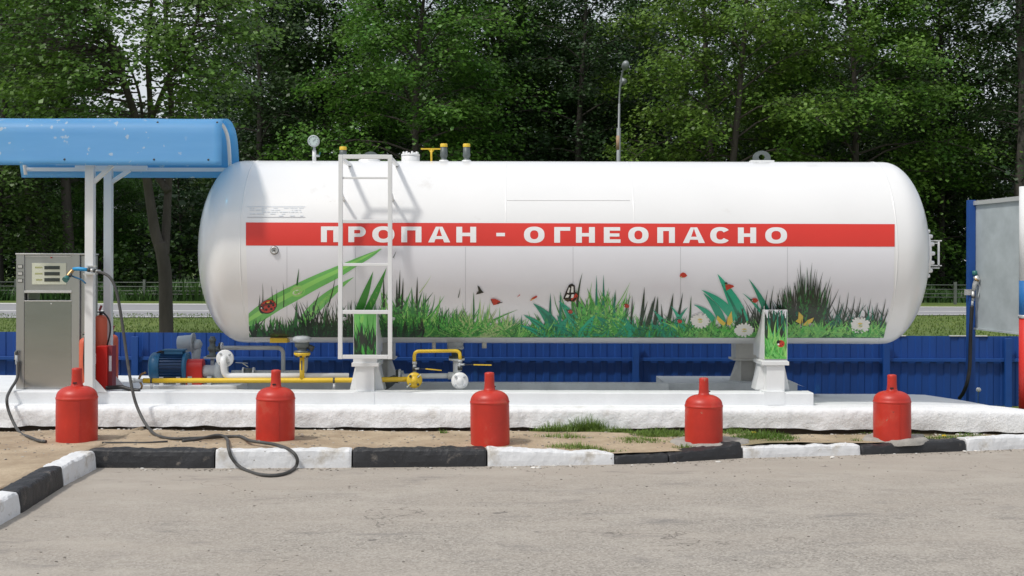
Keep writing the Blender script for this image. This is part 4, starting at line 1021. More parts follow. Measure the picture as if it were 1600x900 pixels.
# saddles
def quadplate(g, pts, th, mat): g.prism(pts, (0, th, 0), mat)
def saddle(pxc, side, printed):
    yF = 11.13
    sd_ = bpy.data.objects.new('support', None); COL.objects.link(sd_); sd_.parent = tank
    Pc = P(pxc, 600, yF); sd_.location = Vector((Pc.x, yF, .395))-tank.location
    hw = 18.2
    # printed upright plate, hugging the shell
    g = MB()
    ptop, pbot = (487, 556) if side == 'L' else (484, 562)
    pts = [P(pxc-hw, pbot, yF), P(pxc+hw, pbot, yF), P(pxc+hw, ptop, yF), P(pxc-hw, ptop, yF)]
    y_t = 11.36
    g.prism(pts, (0, .012, 0), 'white')
    zt_ = P(pxc, ptop, yF).z
    g.box(pts[0].x, pts[1].x, yF+.012, 11.5, P(pxc, pbot, yF).z, P(pxc, pbot, yF).z+.012, 'white')
    for x in (pts[0].x, pts[1].x-.012):
        y_sh = lambda z: TY-math.sqrt(max(.0, TR**2-(z-TZ)**2))
        poly = [Vector((x, yF+.012, P(pxc, pbot, yF).z+.012)), Vector((x, yF+.012, zt_)), Vector((x, y_sh(zt_)+.02, zt_)), Vector((x, 11.62, P(pxc, pbot, yF).z+.10)), Vector((x, 11.62, P(pxc, pbot, yF).z+.012))]
        g.prism(poly, (.012, 0, 0), 'white')
    up = g.build('upright', sd_)
    g = MB(); fn = lambda x, y, L_: P(x, y, yF-L_)
    A = Art(g, fn, (pxc-hw+.8, pxc+hw-.8, ptop+.5, pbot-1)); LAY[0] = .0012
    base = {'L': 'p_leaf', 'R': 'p_green'}[side]
    A.poly([(pxc-hw, ptop), (pxc+hw, ptop), (pxc+hw, pbot), (pxc-hw, pbot)], base); LAY[0] += .0003
    if side == 'L':
        A.tuft(pxc-18, pxc+18, pbot, 66, 60, 4, ('p_green', 'p_lime', 'p_deep'), .15, .5)
        A.tuft(pxc-18, pxc+18, pbot, 52, 130, 3.4, ('p_dark', 'p_black', 'p_deep', 'p_dark'), .2, .55)
        A.tuft(pxc-18, pxc+18, pbot, 20, 60, 4, ('p_dark', 'p_deep', 'p_green'), .2, .5)
        A.disc(pxc-5, ptop+12, 3, 6, .2, 'p_lime', 12)
    else:
        A.poly([(pxc-hw, ptop), (pxc+hw, ptop), (pxc+hw, 497), (pxc-hw, 497)], 'film'); A.poly([(pxc-hw, 497), (pxc+hw, 497), (pxc+hw, 522), (pxc-hw, 522)], 'p_dark'); LAY[0] += .0003
        A.tuft(pxc-18, pxc+18, 530, 58, 190, 3.2, ('p_dark', 'p_black', 'p_teal2', 'p_dark'), .2, .5)
        A.tuft(pxc-18, pxc+18, 540, 44, 26, 3.2, ('p_lime', 'p_leaf', 'p_green'), .4, .5)
        A.tuft(pxc-18, pxc+18, 545, 24, 60, 3.4, ('p_lime', 'p_leaf', 'p_green'), .5, .5)
        A.tuft(pxc-18, pxc+18, pbot, 36, 70, 3, ('p_lime', 'p_green', 'p_deep', 'p_leaf'), .5, .5, .5)
        A.tuft(pxc-18, pxc+18, pbot, 16, 40, 2.5, ('p_lime', 'p_leaf', 'p_green'), .8, .5, .5)
        A.disc(pxc+8, 537, 6, 5.6, .3, 'p_red', 18); A.disc(pxc+4, 534.5, 2.6, 3.2, .6, 'p_blk', 12); A.disc(pxc+4.2, 538, 1.6, 1.6, 0, 'p_white', 10)
        for u, v in ((8, 534), (11, 538), (8, 540)): A.disc(pxc+u, v, .9, .9, 0, 'p_blk', 8)
    g.build('meadow_panel', up, fix=False)
    # right support: pointed white wing left of the panel and the film continuing up the shell
    if side == 'R':
        g = MB(); a, b, c_, d = P(1194.5, 478, 11.16), P(1194.5, 562, yF), P(1187, 570, 11.36), P(1186, 545, 11.45)
        g.add([a, b, c_, d, a+Vector((0, .14, 0))], [(0, 1, 2, 3), (0, 3, 4)], 'white'); g.build('side_wing', up)
    # bearing plate and pedestal
    pt, pb = (556.5, 573) if side == 'L' else (563, 571)
    g = MB(); g.prism([P(pxc-hw-.5, pb-6, yF-.002), P(pxc+hw+.5, pb-6, yF-.002), P(pxc+hw+.5, pt, yF-.002), P(pxc-hw-.5, pt, yF-.002)], (0, .35, 0), 'white')
    g.prism([P(pxc-hw-3, pb, yF-.02), P(pxc+hw+3, pb, yF-.02), P(pxc+hw+3, pb-6, yF-.02), P(pxc-hw-3, pb-6, yF-.02)], (0, .40, 0), 'white'); g.build('bearing_plate', sd_, bevel=.003)
    yb = 614 if side == 'L' else 613
    g = MB(); x0, x1 = pxc-27, pxc+27
    fp = [P(x0, yb-1.5, yF), P(x1, yb-1.5, yF), P(pxc+hw, pb, yF), P(pxc-hw, pb, yF)]
    # web set back, stiffener ribs at both sides and front box
    g.prism([p+Vector((0, .13, 0)) for p in fp], (0, .02, 0), 'white')
    g.prism([P(pxc-14, yb-1.5, yF), P(pxc+14, yb-1.5, yF), P(pxc+14, pb, yF), P(pxc-14, pb, yF)], (0, .129, 0), 'white')
    g.prism([fp[0]+Vector((0, .15, 0)), fp[0]+Vector((.01, .15, 0)), fp[3]+Vector((.01, .15, 0)), fp[3]+Vector((0, .15, 0))], (0, .2, 0), 'white')
    g.prism([fp[1]+Vector((-.01, .15, 0)), fp[1]+Vector((0, .15, 0)), fp[2]+Vector((0, .15, 0)), fp[2]+Vector((-.01, .15, 0))], (0, .2, 0), 'white')
    g.build('pedestal', sd_, bevel=.002)
    g = MB(); g.prism([P(pxc-hw, 632.5, 11.045), P(pxc+14, 632.5, 11.045), P(pxc+14, yb-1, 11.045), P(pxc-hw, yb-1, 11.045)], (0, .20, 0), 'washs'); g.build('foot_block', sd_)
    # rear support on the far side of the tank
    yR = 12.5; X = Pc.x; rz = P(0, 600, 12.5).z
    rr = bpy.data.objects.new('support', None); COL.objects.link(rr); rr.parent = tank; rr.location = Vector((X, yR, .37))-tank.location
    def wp(px, py): return P(px, py, yR)
    c = wp(0, 0); off = 0
    pc2 = 800+X*F/yR
    g = MB(); g.box(X-.125, X+.125, yR-.10, yR+.16, wp(0, 557).z, TZ-math.sqrt(TR**2-.64**2)+.02, 'cream'); g.build('upright', rr, bevel=.003)
    g = MB(); g.box(X-.15, X+.14, yR-.12, yR+.18, wp(0, 559.5).z, wp(0, 557).z, 'cream'); g.build('bearing_plate', rr)
    g = MB(); g.prism([Vector((X-.17, yR, .372)), Vector((X+.17, yR, .372)), Vector((X+.10, yR, wp(0, 559.7).z)), Vector((X-.10, yR, wp(0, 559.7).z))], (0, .02, 0), 'cream')
    for sx in (-1, 1):
        g.prism([Vector((X+sx*.17, yR, .372)), Vector((X+sx*.075, yR-.09, .372)), Vector((X+sx*.075, yR-.09, wp(0, 559.7).z)), Vector((X+sx*.10, yR, wp(0, 559.7).z))], (0, .004, 0), 'cream')
        g.box(X+sx*.075-.006, X+sx*.075+.006, yR-.09, yR, .372, wp(0, 559.7).z, 'cream')
    g.build('pedestal', rr)
    g = MB(); g.box(X-.2, X+.2, yR-.12, yR+.25, .27, .374, 'greyconc'); g.build('foot_block', rr)
saddle(570.5, 'L', True); saddle(1212, 'R', True)
# nozzles under the belly
for px, w, z0, z1, mt in ((712, .075, 543.5, 531, 'lgrey'), (757, .022, 544, 533, 'cream'), (679, .018, 549, 533, 'cream')):
    g = MB(); c = P(px, z0, TY); zz = P(px, z0, TY-.1).z; g.cyl((c.x, TY-.1, zz), (c.x, TY-.1, TZ-TR+.04), w, mt, 20); g.build('nozzle', tank)
g = MB(); c = P(712, 545, TY-.1); g.lathe([(0, 0), (.05, 0), (.075, .01), (.075, .03), (0, .03)], (c.x, TY-.1, P(712, 547, TY-.1).z), (0, 0, 1), 'lgrey', 20); g.build('nozzle_flange', tank)
g = MB(); g.box(P(420, 535, 11.5).x, P(447, 535, 11.5).x, 11.55, 11.7, TZ-TR-.012+.03, TZ-TR+.06, 'yellow'); g.build('pipe_clip', tank)
# ------------------------------------------------------------------ red gas cylinders (posts along the kerb)
def gas_cylinder():
    rt = thing('gas_cylinder', (0, 0, 0), 'x', 'gas cylinder', 'red gas cylinders lined up as bollards behind the kerb')
    g = MB(); g.lathe([(.0, -.05), (.147, -.05), (.150, 0), (.1505, .06), (.1515, .2), (.1505, .318), (.1505, .322)], (0, 0, 0), (0, 0, 1), 'red', 48)
    b = g.build('body', rt)
    g = MB(); pr = [(.1505, .3215), (.1530, .325), (.1535, .331), (.1525, .337), (.149, .341)]
    for k in range(1, 11):
        t = k/10*math.pi/2; pr.append((.149-.105*(1-math.cos(t)) if k < 10 else .044, .341+.078*math.sin(t)))
    pr.append((.040, .421)); g.lathe(pr, (0, 0, 0), (0, 0, 1), 'red', 48); g.build('shoulder', rt)
    g = MB(); g.lathe([(.046, .410), (.046, .425), (.0425, .428), (.041, .44), (.0385, .47), (.0370, .53), (.0375, .545), (.034, .552), (.020, .556), (0, .556)], (0, 0, 0), (0, 0, 1), 'red', 32)
    cp = g.build('valve_cap', rt)
    g = MB(); g.box(-.028, .0, -.0455, -.036, .440, .450, 'rubber'); g.build('cap_slot', cp)
    g = MB(); g.bar((.02, -.1512, -.02), (.02, -.1512, .318), .006, .004, 'red', up=Vector((0, 1, 0))); g.build('side_seam', rt)
    return rt
gc0 = gas_cylinder()
cyls = [(120, 693.5, 66/63, .30, 'red gas cylinder standing in front of the dispenser, leftmost of the row'), (430, 694.5, 1.0, .2, 'red gas cylinder beside the looped grey hose'),
        (766, 699.5, 1.0, 2.6, 'middle red gas cylinder on bare sand where the kerb turns white'), (1099.5, 694, .985, 2.2, 'red gas cylinder standing on the broken concrete lump among grass'),
        (1394, 687.5, .985, 0.0, 'red gas cylinder with a side seam, rightmost of the row')]
for i, (px, py, s_, rz, lb) in enumerate(cyls):
    v = G(px, py, .105); z = sand_h(v.x, v.y+.15)-.01; Y = v.y+.15
    c = Vector((P(px, py, Y).x, Y, z))
    o = gc0 if i == 0 else copy_thing(gc0, c)
    o.location = c; o.rotation_euler = (R_([0, .6, 0, 0, -1.0][i]), R_([0, .5, 1.0, 0, 0][i]), rz); s3 = s_; o.scale = (s3, s3, s3*[1, 1, 1.02, 1.0, .99][i]); o['label'] = lb

# ------------------------------------------------------------------ canopy with two posts
can = thing('canopy', (-3.55, 11.35, .39), 'small curved translucent blue canopy on two white posts', 'canopy')
yN, yB = 10.80, 11.90; zN = P(200, 257.5, yN).z; zB = P(200, 277.5, yB).z; zA = P(200, 187, 11.3).z
XRn, XRb, XLn, XLb = P(346, 257, yN).x, -2.535, -6.4, P(34, 278, yB).x
XLn = XLb-.06
VP = spline([(0, 0, 0), (.045, .42, 0), (.10, .82, 0), (.22, .94, 0), (.42, 1, 0), (.62, .96, 0), (.80, .80, 0), (.92, .47, 0), (1, 0, 0)], 6)
def vault(u, v):
    """u along the length 0..1, v over the arch 0..1"""
    k_ = v*(len(VP)-1); i_ = min(int(k_), len(VP)-2); q_ = VP[i_].lerp(VP[i_+1], k_-i_); y = yN+(yB-yN)*q_.x
    zb_ = zN+(zB-zN)*v; z = zb_+(zA-max(zN, zB)*.5-min(zN, zB)*.5)*q_.y
    xl_ = XLn+(XLb-XLn)*v; xr_ = XRn+(XRb-XRn)*v
    return Vector((xl_+(xr_-xl_)*u, y, z+.008*noise.noise(Vector((u*3, v*2, 1)))))
g = MB(); nu, nv = 30, 28; vs = []
XLn = -5.6; XLn0 = XLn
XLn = XLb-.02
for j in range(nv+1):
    for i in range(nu+1): vs.append(vault(i/nu, j/nv))
g.add(vs, [(j*(nu+1)+i, j*(nu+1)+i+1, (j+1)*(nu+1)+i+1, (j+1)*(nu+1)+i) for j in range(nv) for i in range(nu)], 'roof', True)
o = g.build('roof_sheet', can, fix=False); sm_ = o.modifiers.new('thickness', 'SOLIDIFY'); sm_.thickness = .006
for u in (.035, .965):
    g = MB(); g.tube([vault(u, .04+.92*j/24)+Vector((0, (.5-j/24)*.14, -.035)) for j in range(25)], .017, 'white', 8)
    g.build('arch_rib', can)
g = MB()
for v, o_ in ((.03, .055), (.97, -.055)):
    a, b = vault(.035, v), vault(.965, v); g.bar(a+Vector((0, o_, .03)), b+Vector((0, o_, .03)), .025, .034, 'white')
g.build('frame', can)
for px, v in ((100, .04), (240, .04), (325, .04), (240, .262), (334, .262)):
    if True:
        xx = P(px, 250, yN).x; xl_ = XLn+(XLb-XLn)*v; xr_ = XRn+(XRb-XRn)*v; u = (xx-xl_)/(xr_-xl_)
        if u > 0:
            p = vault(u, v); g = MB(); g.lathe([(.009, -.004), (.009, .003), (.004, .006), (0, .006)], p, (0, -1, .35 if v > .2 else .05), 'dark', 10); g.build('bolt', can)
for px, Y, w in ((140.5, 11.0, .074), (169, 11.6, .070)):
    a = P(px, 608, Y); zt_ = (zN+zB)/2+.03
    g = MB(); g.box(a.x-w/2, a.x+w/2, Y-.035, Y+.035, .389, zt_, 'white'); po = g.build('post', can, bevel=.005)
    k = P(px, 285, Y).z
    g = MB(); g.bar((a.x+w/2-.01, Y, k), (a.x+.19, Y, zt_-.0), .035, .035, 'white'); g.build('brace', po)
    g = MB(); g.box(a.x-.3, a.x+.35, Y-.02, Y+.02, zt_, zt_+.04, 'white'); g.build('crossbar', po)
    for sx in (-1, 1):
        g = MB(); g.prism([Vector((a.x+sx*w/2, Y+.03, .389)), Vector((a.x+sx*(w/2+.10), Y+.03, .389)), Vector((a.x+sx*w/2, Y+.03, .50))], (0, .01, 0), 'white'); g.build('gusset', po)

# ------------------------------------------------------------------ fuel dispenser
DY = 11.2
def D(px, py, y=DY): return P(px, py, y)
dsp = thing('fuel_dispenser', (D(78, 609).x, DY+.18, .39), 'brushed steel gas dispenser with ivory three-line display, standing on the white plinth', 'fuel dispenser')
dx = lambda px: D(px, 500).x
dz = lambda py: D(78, py).z
def dbox(g, p0, p1, q0, q1, y0, y1, mat): g.box(dx(p0), dx(p1), y0, y1, dz(q1), dz(q0), mat)
g = MB(); dbox(g, 25, 37.5, 398, 609.5, DY, DY+.34, 'steel'); g.build('left_column', dsp, bevel=.003)
g = MB(); dbox(g, 112, 124, 398, 609.5, DY, DY+.34, 'steel'); g.build('right_column', dsp, bevel=.003)
g = MB(); dbox(g, 124.4, 133, 399, 609.5, DY+.03, DY+.34, 'steel'); g.build('side_panel', dsp, bevel=.002)
g = MB(); dbox(g, 24, 134, 395.8, 398, DY-.005, DY+.35, 'alu'); g.build('top_plate', dsp, bevel=.002)
g = MB(); dbox(g, 37.5, 112, 398.2, 454, DY+.012, DY+.34, 'steel'); dbox(g, 39, 111, 400, 401.2, DY+.006, DY+.014, 'alu'); hd = g.build('head', dsp, bevel=.002)
g = MB(); dbox(g, 49.5, 103, 411, 444.5, DY+.004, DY+.0118, 'ivory'); dp = g.build('display_panel', hd, bevel=.001)
for k, y in enumerate((415.5, 425, 434.5)):
    g = MB(); dbox(g, 69, 93, y, y+5.3, DY+.001, DY+.0036, 'lcd'); o = g.build('display_window', dsp)
    o['label'] = ['top dark display window', 'middle dark display window', 'bottom dark display window'][k]
g = MB()
r2 = random.Random(3)
for y, x1 in ((416.7, 66), (426.4, 66), (436, 65)):
    x = 54.5 if y < 430 else 56
    while x < x1: dbox(g, x, x+1.0, y, y+2.4, DY+.0025, DY+.0038, 'olive'); x += 1.7
g.build('display_captions', dsp)
for y in (416.5, 427.5, 438.5):
    g = MB(); dbox(g, 27.5, 35.8, y-2.9, y+2.9, DY-.004, DY-.0005, 'dark'); dbox(g, 28.3, 35, y-2, y+2, DY-.008, DY-.0042, 'button'); g.build('button', dsp)
g = MB(); dbox(g, 37.8, 112, 454.2, 457.8, DY-.004, DY+.34, 'alu'); g.build('ledge', dsp, bevel=.002)
for p0, p1 in ((39.5, 41), (107, 111.8)): g = MB(); dbox(g, p0, p1, 458, 469.6, DY+.05, DY+.32, 'steel'); g.build('slot_cheek', dsp)
g = MB(); dbox(g, 37.8, 111.8, 470, 607, DY+.004, DY+.34, 'steel2'); dbox(g, 37.8, 111.8, 469.6, 471, DY-.004, DY+.02, 'alu'); dr = g.build('door', dsp, bevel=.002)
g = MB(); dbox(g, 36.5, 112.5, 607.2, 609.6, DY-.004, DY+.34, 'steel'); g.build('plinth_rail', dsp)
for y in (402.5, 474.5):
    g = MB(); c = D(80, y, DY); g.lathe([(.006, 0), (.006, .006), (0, .006)], (c.x, DY+.004, c.z), (0, -1, 0), 'redbox' if y < 420 else 'alu', 10); g.build('lock', dsp)
g = MB(); c = D(28, 560, DY); g.cyl((c.x, DY-.03, c.z-.05), (c.x, DY-.03, c.z+.035), .011, 'lgrey', 12); g.cyl((c.x, DY-.03, c.z+.035), (c.x, DY-.03, c.z+.07), .014, 'dark', 12); g.box(c.x-.02, c.x+.01, DY-.03, DY, c.z-.01, c.z+.06, 'steel'); g.build('hose_coupling', dsp)

# hoses
def hose(name, pts, r, mat, label):
    g = MB(); v = spline(pts, 10); g.tube(v, r, mat, 12)
    return tag(g.build(name, org=v[0]), label, 'hose')
hs = .0125
def onsand(px, py, lift=.012):
    v = G(px, py, .11)
    return Vector((v.x, v.y, sand_h(v.x, v.y)+lift))
hose('hose', [P(28.5, 565, DY-.03), P(27, 590, DY-.04), P(17, 608, 11.0), P(11, 622, 10.76), P(13, 640, 10.74), P(22, 662, 10.68), P(32, 677, 10.5), onsand(45, 687), onsand(60, 691.5), onsand(72, 692.5)], hs, 'greyhose', 'grey rubber hose hanging from the left side of the dispenser down to the sand')
def lowh(px, py, z): return G(px, py, z)
pts = [P(152, 424.3, 10.9), P(162, 427, 10.88), P(173, 435, 10.86), P(181, 452, 10.84), P(187, 480, 10.82), P(193, 520, 10.8), P(200, 570, 10.76), P(207, 610, 10.70), P(214, 635, 10.66), P(226, 660, 10.55), P(240, 677, 10.35),
       onsand(254, 687), onsand(272, 690.5), onsand(300, 689), onsand(328, 687), onsand(355, 685.5), onsand(376, 686.5), P(388, 687.8, 9.76), P(399, 690, 9.685), P(415, 692, 9.64), P(432, 695.3, 9.56), P(448, 700.5, 9.44), P(459, 708, 9.365), P(464.5, 718, 9.36), P(462, 729, 9.36), lowh(450, 738, .013), lowh(432, 742.5, .013),
       lowh(410, 742, .013), P(390, 737, 9.20), P(373, 728, 9.35), P(362, 715, 9.355), P(358, 704, 9.36), P(356.5, 697, 9.46), onsand(354, 690, .016), onsand(340, 687.8, .034), onsand(310, 691, .014), onsand(285, 693.6, .01)]
hose('hose', pts, hs, 'greyhose', 'long grey hose falling from the blue nozzle and looping over the white kerb stone')
hose('hose', [onsand(262, 693.8, .006), onsand(230, 694.6, .004), onsand(195, 694.2, .004), onsand(160, 693.6, .004)], .008, 'rubber', 'thin dark hose lying straight on the sand above the black kerb stone')
hose('hose', [P(166, 606, 11.15), P(178, 605.5, 11.14), P(190, 605, 11.12), P(202, 608, 11.1), P(218, 611, 11.08)], .018, 'rubber', 'short thick black hose lying on the plinth beside the fire box')

# blue nozzle hooked on the front post
nz = thing('filling_nozzle', tuple(P(145, 423, 10.94)), 'blue gripped gas filling nozzle hooked on the front canopy post', 'nozzle')
NY = 10.92
g = MB(); g.tube([P(114, 420.5, NY), P(122, 420, NY), P(130, 420.7, NY), P(137, 421.5, NY)], [.014, .017, .016, .014], 'nozzleblue', 14); g.build('grip', nz)
g = MB(); g.cyl(P(137, 421.5, NY), P(141, 422, NY), .018, 'dark', 14); g.cyl(P(141, 422, NY), P(146, 422.5, NY), .014, 'alu', 14); g.cyl(P(146, 422.5, NY), P(149, 423, NY), .017, 'dark', 14); g.cyl(P(149, 423.5, NY), P(157, 424, NY-.01), .012, 'alu', 14); g.build('swivel', nz)
g = MB(); g.tube([P(116, 420, NY), P(112, 424, NY), P(107.5, 430, NY-.02), P(104, 434, NY-.04)], [.012, .017, .019, .016], 'brass', 14); g.cyl(P(111, 427, NY-.03), P(109, 433, NY-.035), .012, 'dark', 12); g.build('valve_body', nz)
g = MB(); g.tube([P(105.5, 433.5, NY-.05), P(101.5, 437.5, NY-.08)], [.022, .027], 'teal', 16); g.build('coupling_ring', nz)
g = MB(); g.tube(spline([P(110, 430, NY), P(118, 433.5, NY), P(127, 437, NY), P(134, 443, NY)], 5), .007, 'blue_motor2', 8); g.build('lever', nz)
g = MB(); g.box(P(134, 420, NY).x, P(149, 420, NY).x, NY+.02, 10.97, P(140, 416.8, NY).z, P(140, 415, NY).z, 'alu'); g.box(P(131, 420, NY).x, P(150, 420, NY).x, NY-.02, 10.965, P(140, 429, NY).z, P(140, 427, NY).z, 'alu'); g.build('hook', nz)

# ------------------------------------------------------------------ fire extinguishers and box
def extinguisher(px, py0, py1, Y, r, mat, label, hosepts=None, head='red'):
    b = P(px, py1, Y); t = P(px, py0, Y); H_ = t.z-b.z
    rt = thing('fire_extinguisher', tuple(b), label, 'fire extinguisher')
    g = MB(); g.lathe([(0, 0), (r*.92, 0), (r, .012), (r, H_-.05), (r*.93, H_-.02), (r*.7, H_-.004), (r*.3, H_+.006), (0, H_+.006)], b, (0, 0, 1), mat, 32); g.build('body', rt)
    g = MB(); g.cyl(b+Vector((0, 0, H_)), b+Vector((0, 0, H_+.035)), r*.28, 'dark', 12); g.bar(b+Vector((-r*.55, 0, H_+.03)), b+Vector((r*.5, 0, H_+.034)), .016, .012, 'dark'); hd_ = g.build('valve', rt)
    g = MB(); g.bar(b+Vector((-r*.25, 0, H_+.042)), b+Vector((r*.1, 0, H_+.09)), .014, .018, 'redbox' if head == 'red' else 'darkred'); g.build('handle', hd_)
    if hosepts: g = MB(); g.tube(spline(hosepts, 6), .0075, 'rubber', 8); g.build('discharge_hose', rt)
    return rt
extinguisher(136, 528, 613, 11.12, .068, 'orange', 'faded orange fire extinguisher with a thin dark hose, in front of the white post', [P(132.5, 527, 11.05), P(132, 540, 11.04), P(131, 565, 11.04), P(133, 590, 11.045)])
extinguisher(157.5, 493, 607, 11.45, .056, 'orange', 'tall faded orange fire extinguisher standing behind the red fire box', [P(156, 489.5, 11.42), P(163, 490, 11.40), P(171, 502, 11.38), P(172, 520, 11.38), P(167, 541, 11.40)], head='dark')
extinguisher(177, 524, 602, 11.9, .045, 'orange', 'slim orange fire extinguisher half hidden behind the rear white post', head='dark')
fb = thing('fire_box', tuple(P(160, 611, 11.2)), 'narrow red metal fire box with a white label on its side', 'fire box')
g = MB(); a, b = P(150, 611, 11.2), P(167, 541, 11.2); g.box(a.x, b.x, 11.2, 11.34, .39, b.z, 'redbox'); g.build('body', fb, bevel=.003)
g = MB(); c_, d_ = P(167.4, 541, 11.2), P(173.5, 541, 11.34); g.box(c_.x, c_.x+.035, 11.23, 11.34, .39, b.z, 'darkred'); g.build('side', fb)
g = MB(); g.box(c_.x+.008, c_.x+.030, 11.226, 11.2295, P(0, 580, 11.2).z, P(0, 556, 11.2).z, 'p_text'); g.build('label_plate', fb)
g = MB(); e = P(149, 560, 11.2); g.box(e.x-.005, e.x+.006, 11.185, 11.199, P(0, 568, 11.2).z, P(0, 552, 11.2).z, 'p_white'); g.build('latch', fb)

# ------------------------------------------------------------------ pump
PY = 11.62
pump = thing('motor_pump', tuple(P(285, 603, PY)), 'blue electric motor driving a grey gas pump through a red guard', 'pump')
r_m = P(0, 550, PY).z-P(0, 573, PY).z
mc = P(275, 573, PY)
g = MB(); xa, xb = P(236, 573, PY).x, P(294, 573, PY).x
g.lathe([(0, 0), (r_m*.80, 0), (r_m*.97, .02), (r_m*1.0, .05), (r_m, .095), (r_m*.9, .1)], (xa, PY, mc.z), (1, 0, 0), 'blue_motor2', 32); g.build('fan_cover', pump)
g = MB(); L_ = xb-xa
g.lathe([(r_m*.86, .1), (r_m*.86, L_-.03)], (xa, PY, mc.z), (1, 0, 0), 'blue_motor', 36)
for k in range(28):
    a = 2*math.pi*k/28; c, s2 = math.cos(a), math.sin(a)
    g.bar((xa+.1, PY+c*r_m*.9, mc.z+s2*r_m*.9), (xb-.03, PY+c*r_m*.9, mc.z+s2*r_m*.9), .005, .02, 'blue_motor', up=Vector((0, c, s2)))
g.lathe([(r_m*.9, L_-.03), (r_m*1.0, L_-.03), (r_m*1.0, L_), (0, L_)], (xa, PY, mc.z), (1, 0, 0), 'blue_motor2', 32); g.build('motor_body', pump)
g = MB(); g.box(P(260, 0, PY).x, P(289, 0, PY).x, PY-.06, PY+.06, mc.z+r_m*.85, P(0, 547, PY).z, 'blue_motor2'); tb = g.build('terminal_box', pump, bevel=.006)
g = MB(); g.box(P(257, 0, PY).x, P(291, 0, PY).x, PY-.068, PY+.068, P(0, 547, PY).z, P(0, 545, PY).z, 'blue_motor2'); g.build('lid', tb, bevel=.003)
g = MB(); g.tube(spline([P(262, 550, PY-.03), P(252, 549, PY-.04), P(241, 555, PY-.02), P(233, 563, PY+.04)], 5), .011, 'rubber', 8); g.build('cable', tb)
g = MB(); N = 16; x0, x1 = P(294.5, 0, PY).x, P(319.5, 0, PY).x; zz = P(0, 602, PY).z; rr = P(0, 560, PY).z-mc.z; vs = []
for x in (x0, x1):
    vs += [Vector((x, PY-rr, zz))]+[Vector((x, PY-rr*math.cos(math.pi*k/N), mc.z+rr*math.sin(math.pi*k/N))) for k in range(N+1)]+[Vector((x, PY+rr, zz))]
n_ = N+3; g.add(vs, [(k, k+1, n_+k+1, n_+k) for k in range(n_-1)]+[list(range(n_)), [n_+k for k in range(n_)][::-1]], 'redbox'); g.build('coupling_guard', pump, bevel=.004)
g = MB(); x2 = P(346, 0, PY).x; g.lathe([(0, 0), (.05, 0), (.055, .01), (.055, x2-x1-.04), (.085, x2-x1-.04), (.085, x2-x1+.02), (.06, x2-x1+.025), (.06, x2-x1+.06), (0, x2-x1+.06)], (x1, PY, P(0, 579, PY).z), (1, 0, 0), 'lgrey', 28); g.build('pump_body', pump)
g = MB()
for px in (256, 282, 300, 330): c = P(px, 600, PY); g.box(c.x-.018, c.x+.018, PY-.09, PY+.09, P(0, 604, PY).z-.02, mc.z-r_m*.6, 'white' if px < 290 else 'lgrey')
g.build('feet', pump)
g = MB(); g.box(P(222, 0, 11.42).x, P(372, 0, 11.42).x, 11.42, 11.85, .27, P(0, 602.5, 11.42).z, 'washs'); g.build('base_frame', pump, bevel=.003)
# filter tank and pressure regulator behind the pump
flt = thing('gas_filter', tuple(P(296, 575, 11.95)), 'pale blue grey filter housing with a side flange, behind the red guard', 'filter')
FY = 11.95
g = MB(); g.cyl(P(279, 538, FY), P(302, 536, FY), .078, 'lgrey', 28); g.build('housing', flt, bevel=.006)
g = MB(); g.cyl(P(300.5, 536, FY), P(303, 536, FY), .095, 'lgrey', 28); g.tube([P(301.5, 522, FY), P(302, 575, FY)], .008, 'lgrey', 8); g.build('flange', flt)
g = MB(); g.tube([P(303, 538, FY), P(309, 540, FY), P(314, 542, FY)], [.05, .06, .035], 'lgrey', 16); g.tube([P(307, 545, FY), P(306, 560, FY), P(304, 580, FY)], [.045, .04, .035], 'lgrey', 12); g.build('outlet', flt)
reg = thing('relief_regulator', tuple(P(332, 580, 11.8)), 'dark grey cast regulator standing between the pump and the round white flange', 'regulator'); RY = 11.8
g = MB(); c = P(332, 557, RY); g.lathe([(0, 0), (.055, 0), (.055, .012), (.03, .02), (.032, .05), (.044, .06), (.044, .085), (.028, .095), (.026, .135), (.034, .14), (.034, .16), (.022, .17), (.022, .185), (0, .185)], c, (0, 0, 1), 'greygreen', 20); g.tube([c+Vector((0, 0, .06)), c+Vector((.075, 0, .075))], .026, 'greygreen', 14); g.build('body', reg)
g = MB(); g.box(P(321, 0, RY).x, P(342, 0, RY).x, RY-.05, RY+.05, P(0, 559.5, RY).z, c.z-.001, 'lgrey'); g.cyl(P(332, 559.5, RY), P(332, 575, RY), .018, 'lgrey', 12); g.build('mounting_flange', reg)
g = MB(); d = P(345.5, 541, RY); g.cyl(d, d+Vector((.014, 0, 0)), .036, 'white', 20); g.cyl(d+Vector((-.02, 0, 0)), d+Vector((-.006, 0, 0)), .034, 'dark', 20); g.build('side_flange', reg)

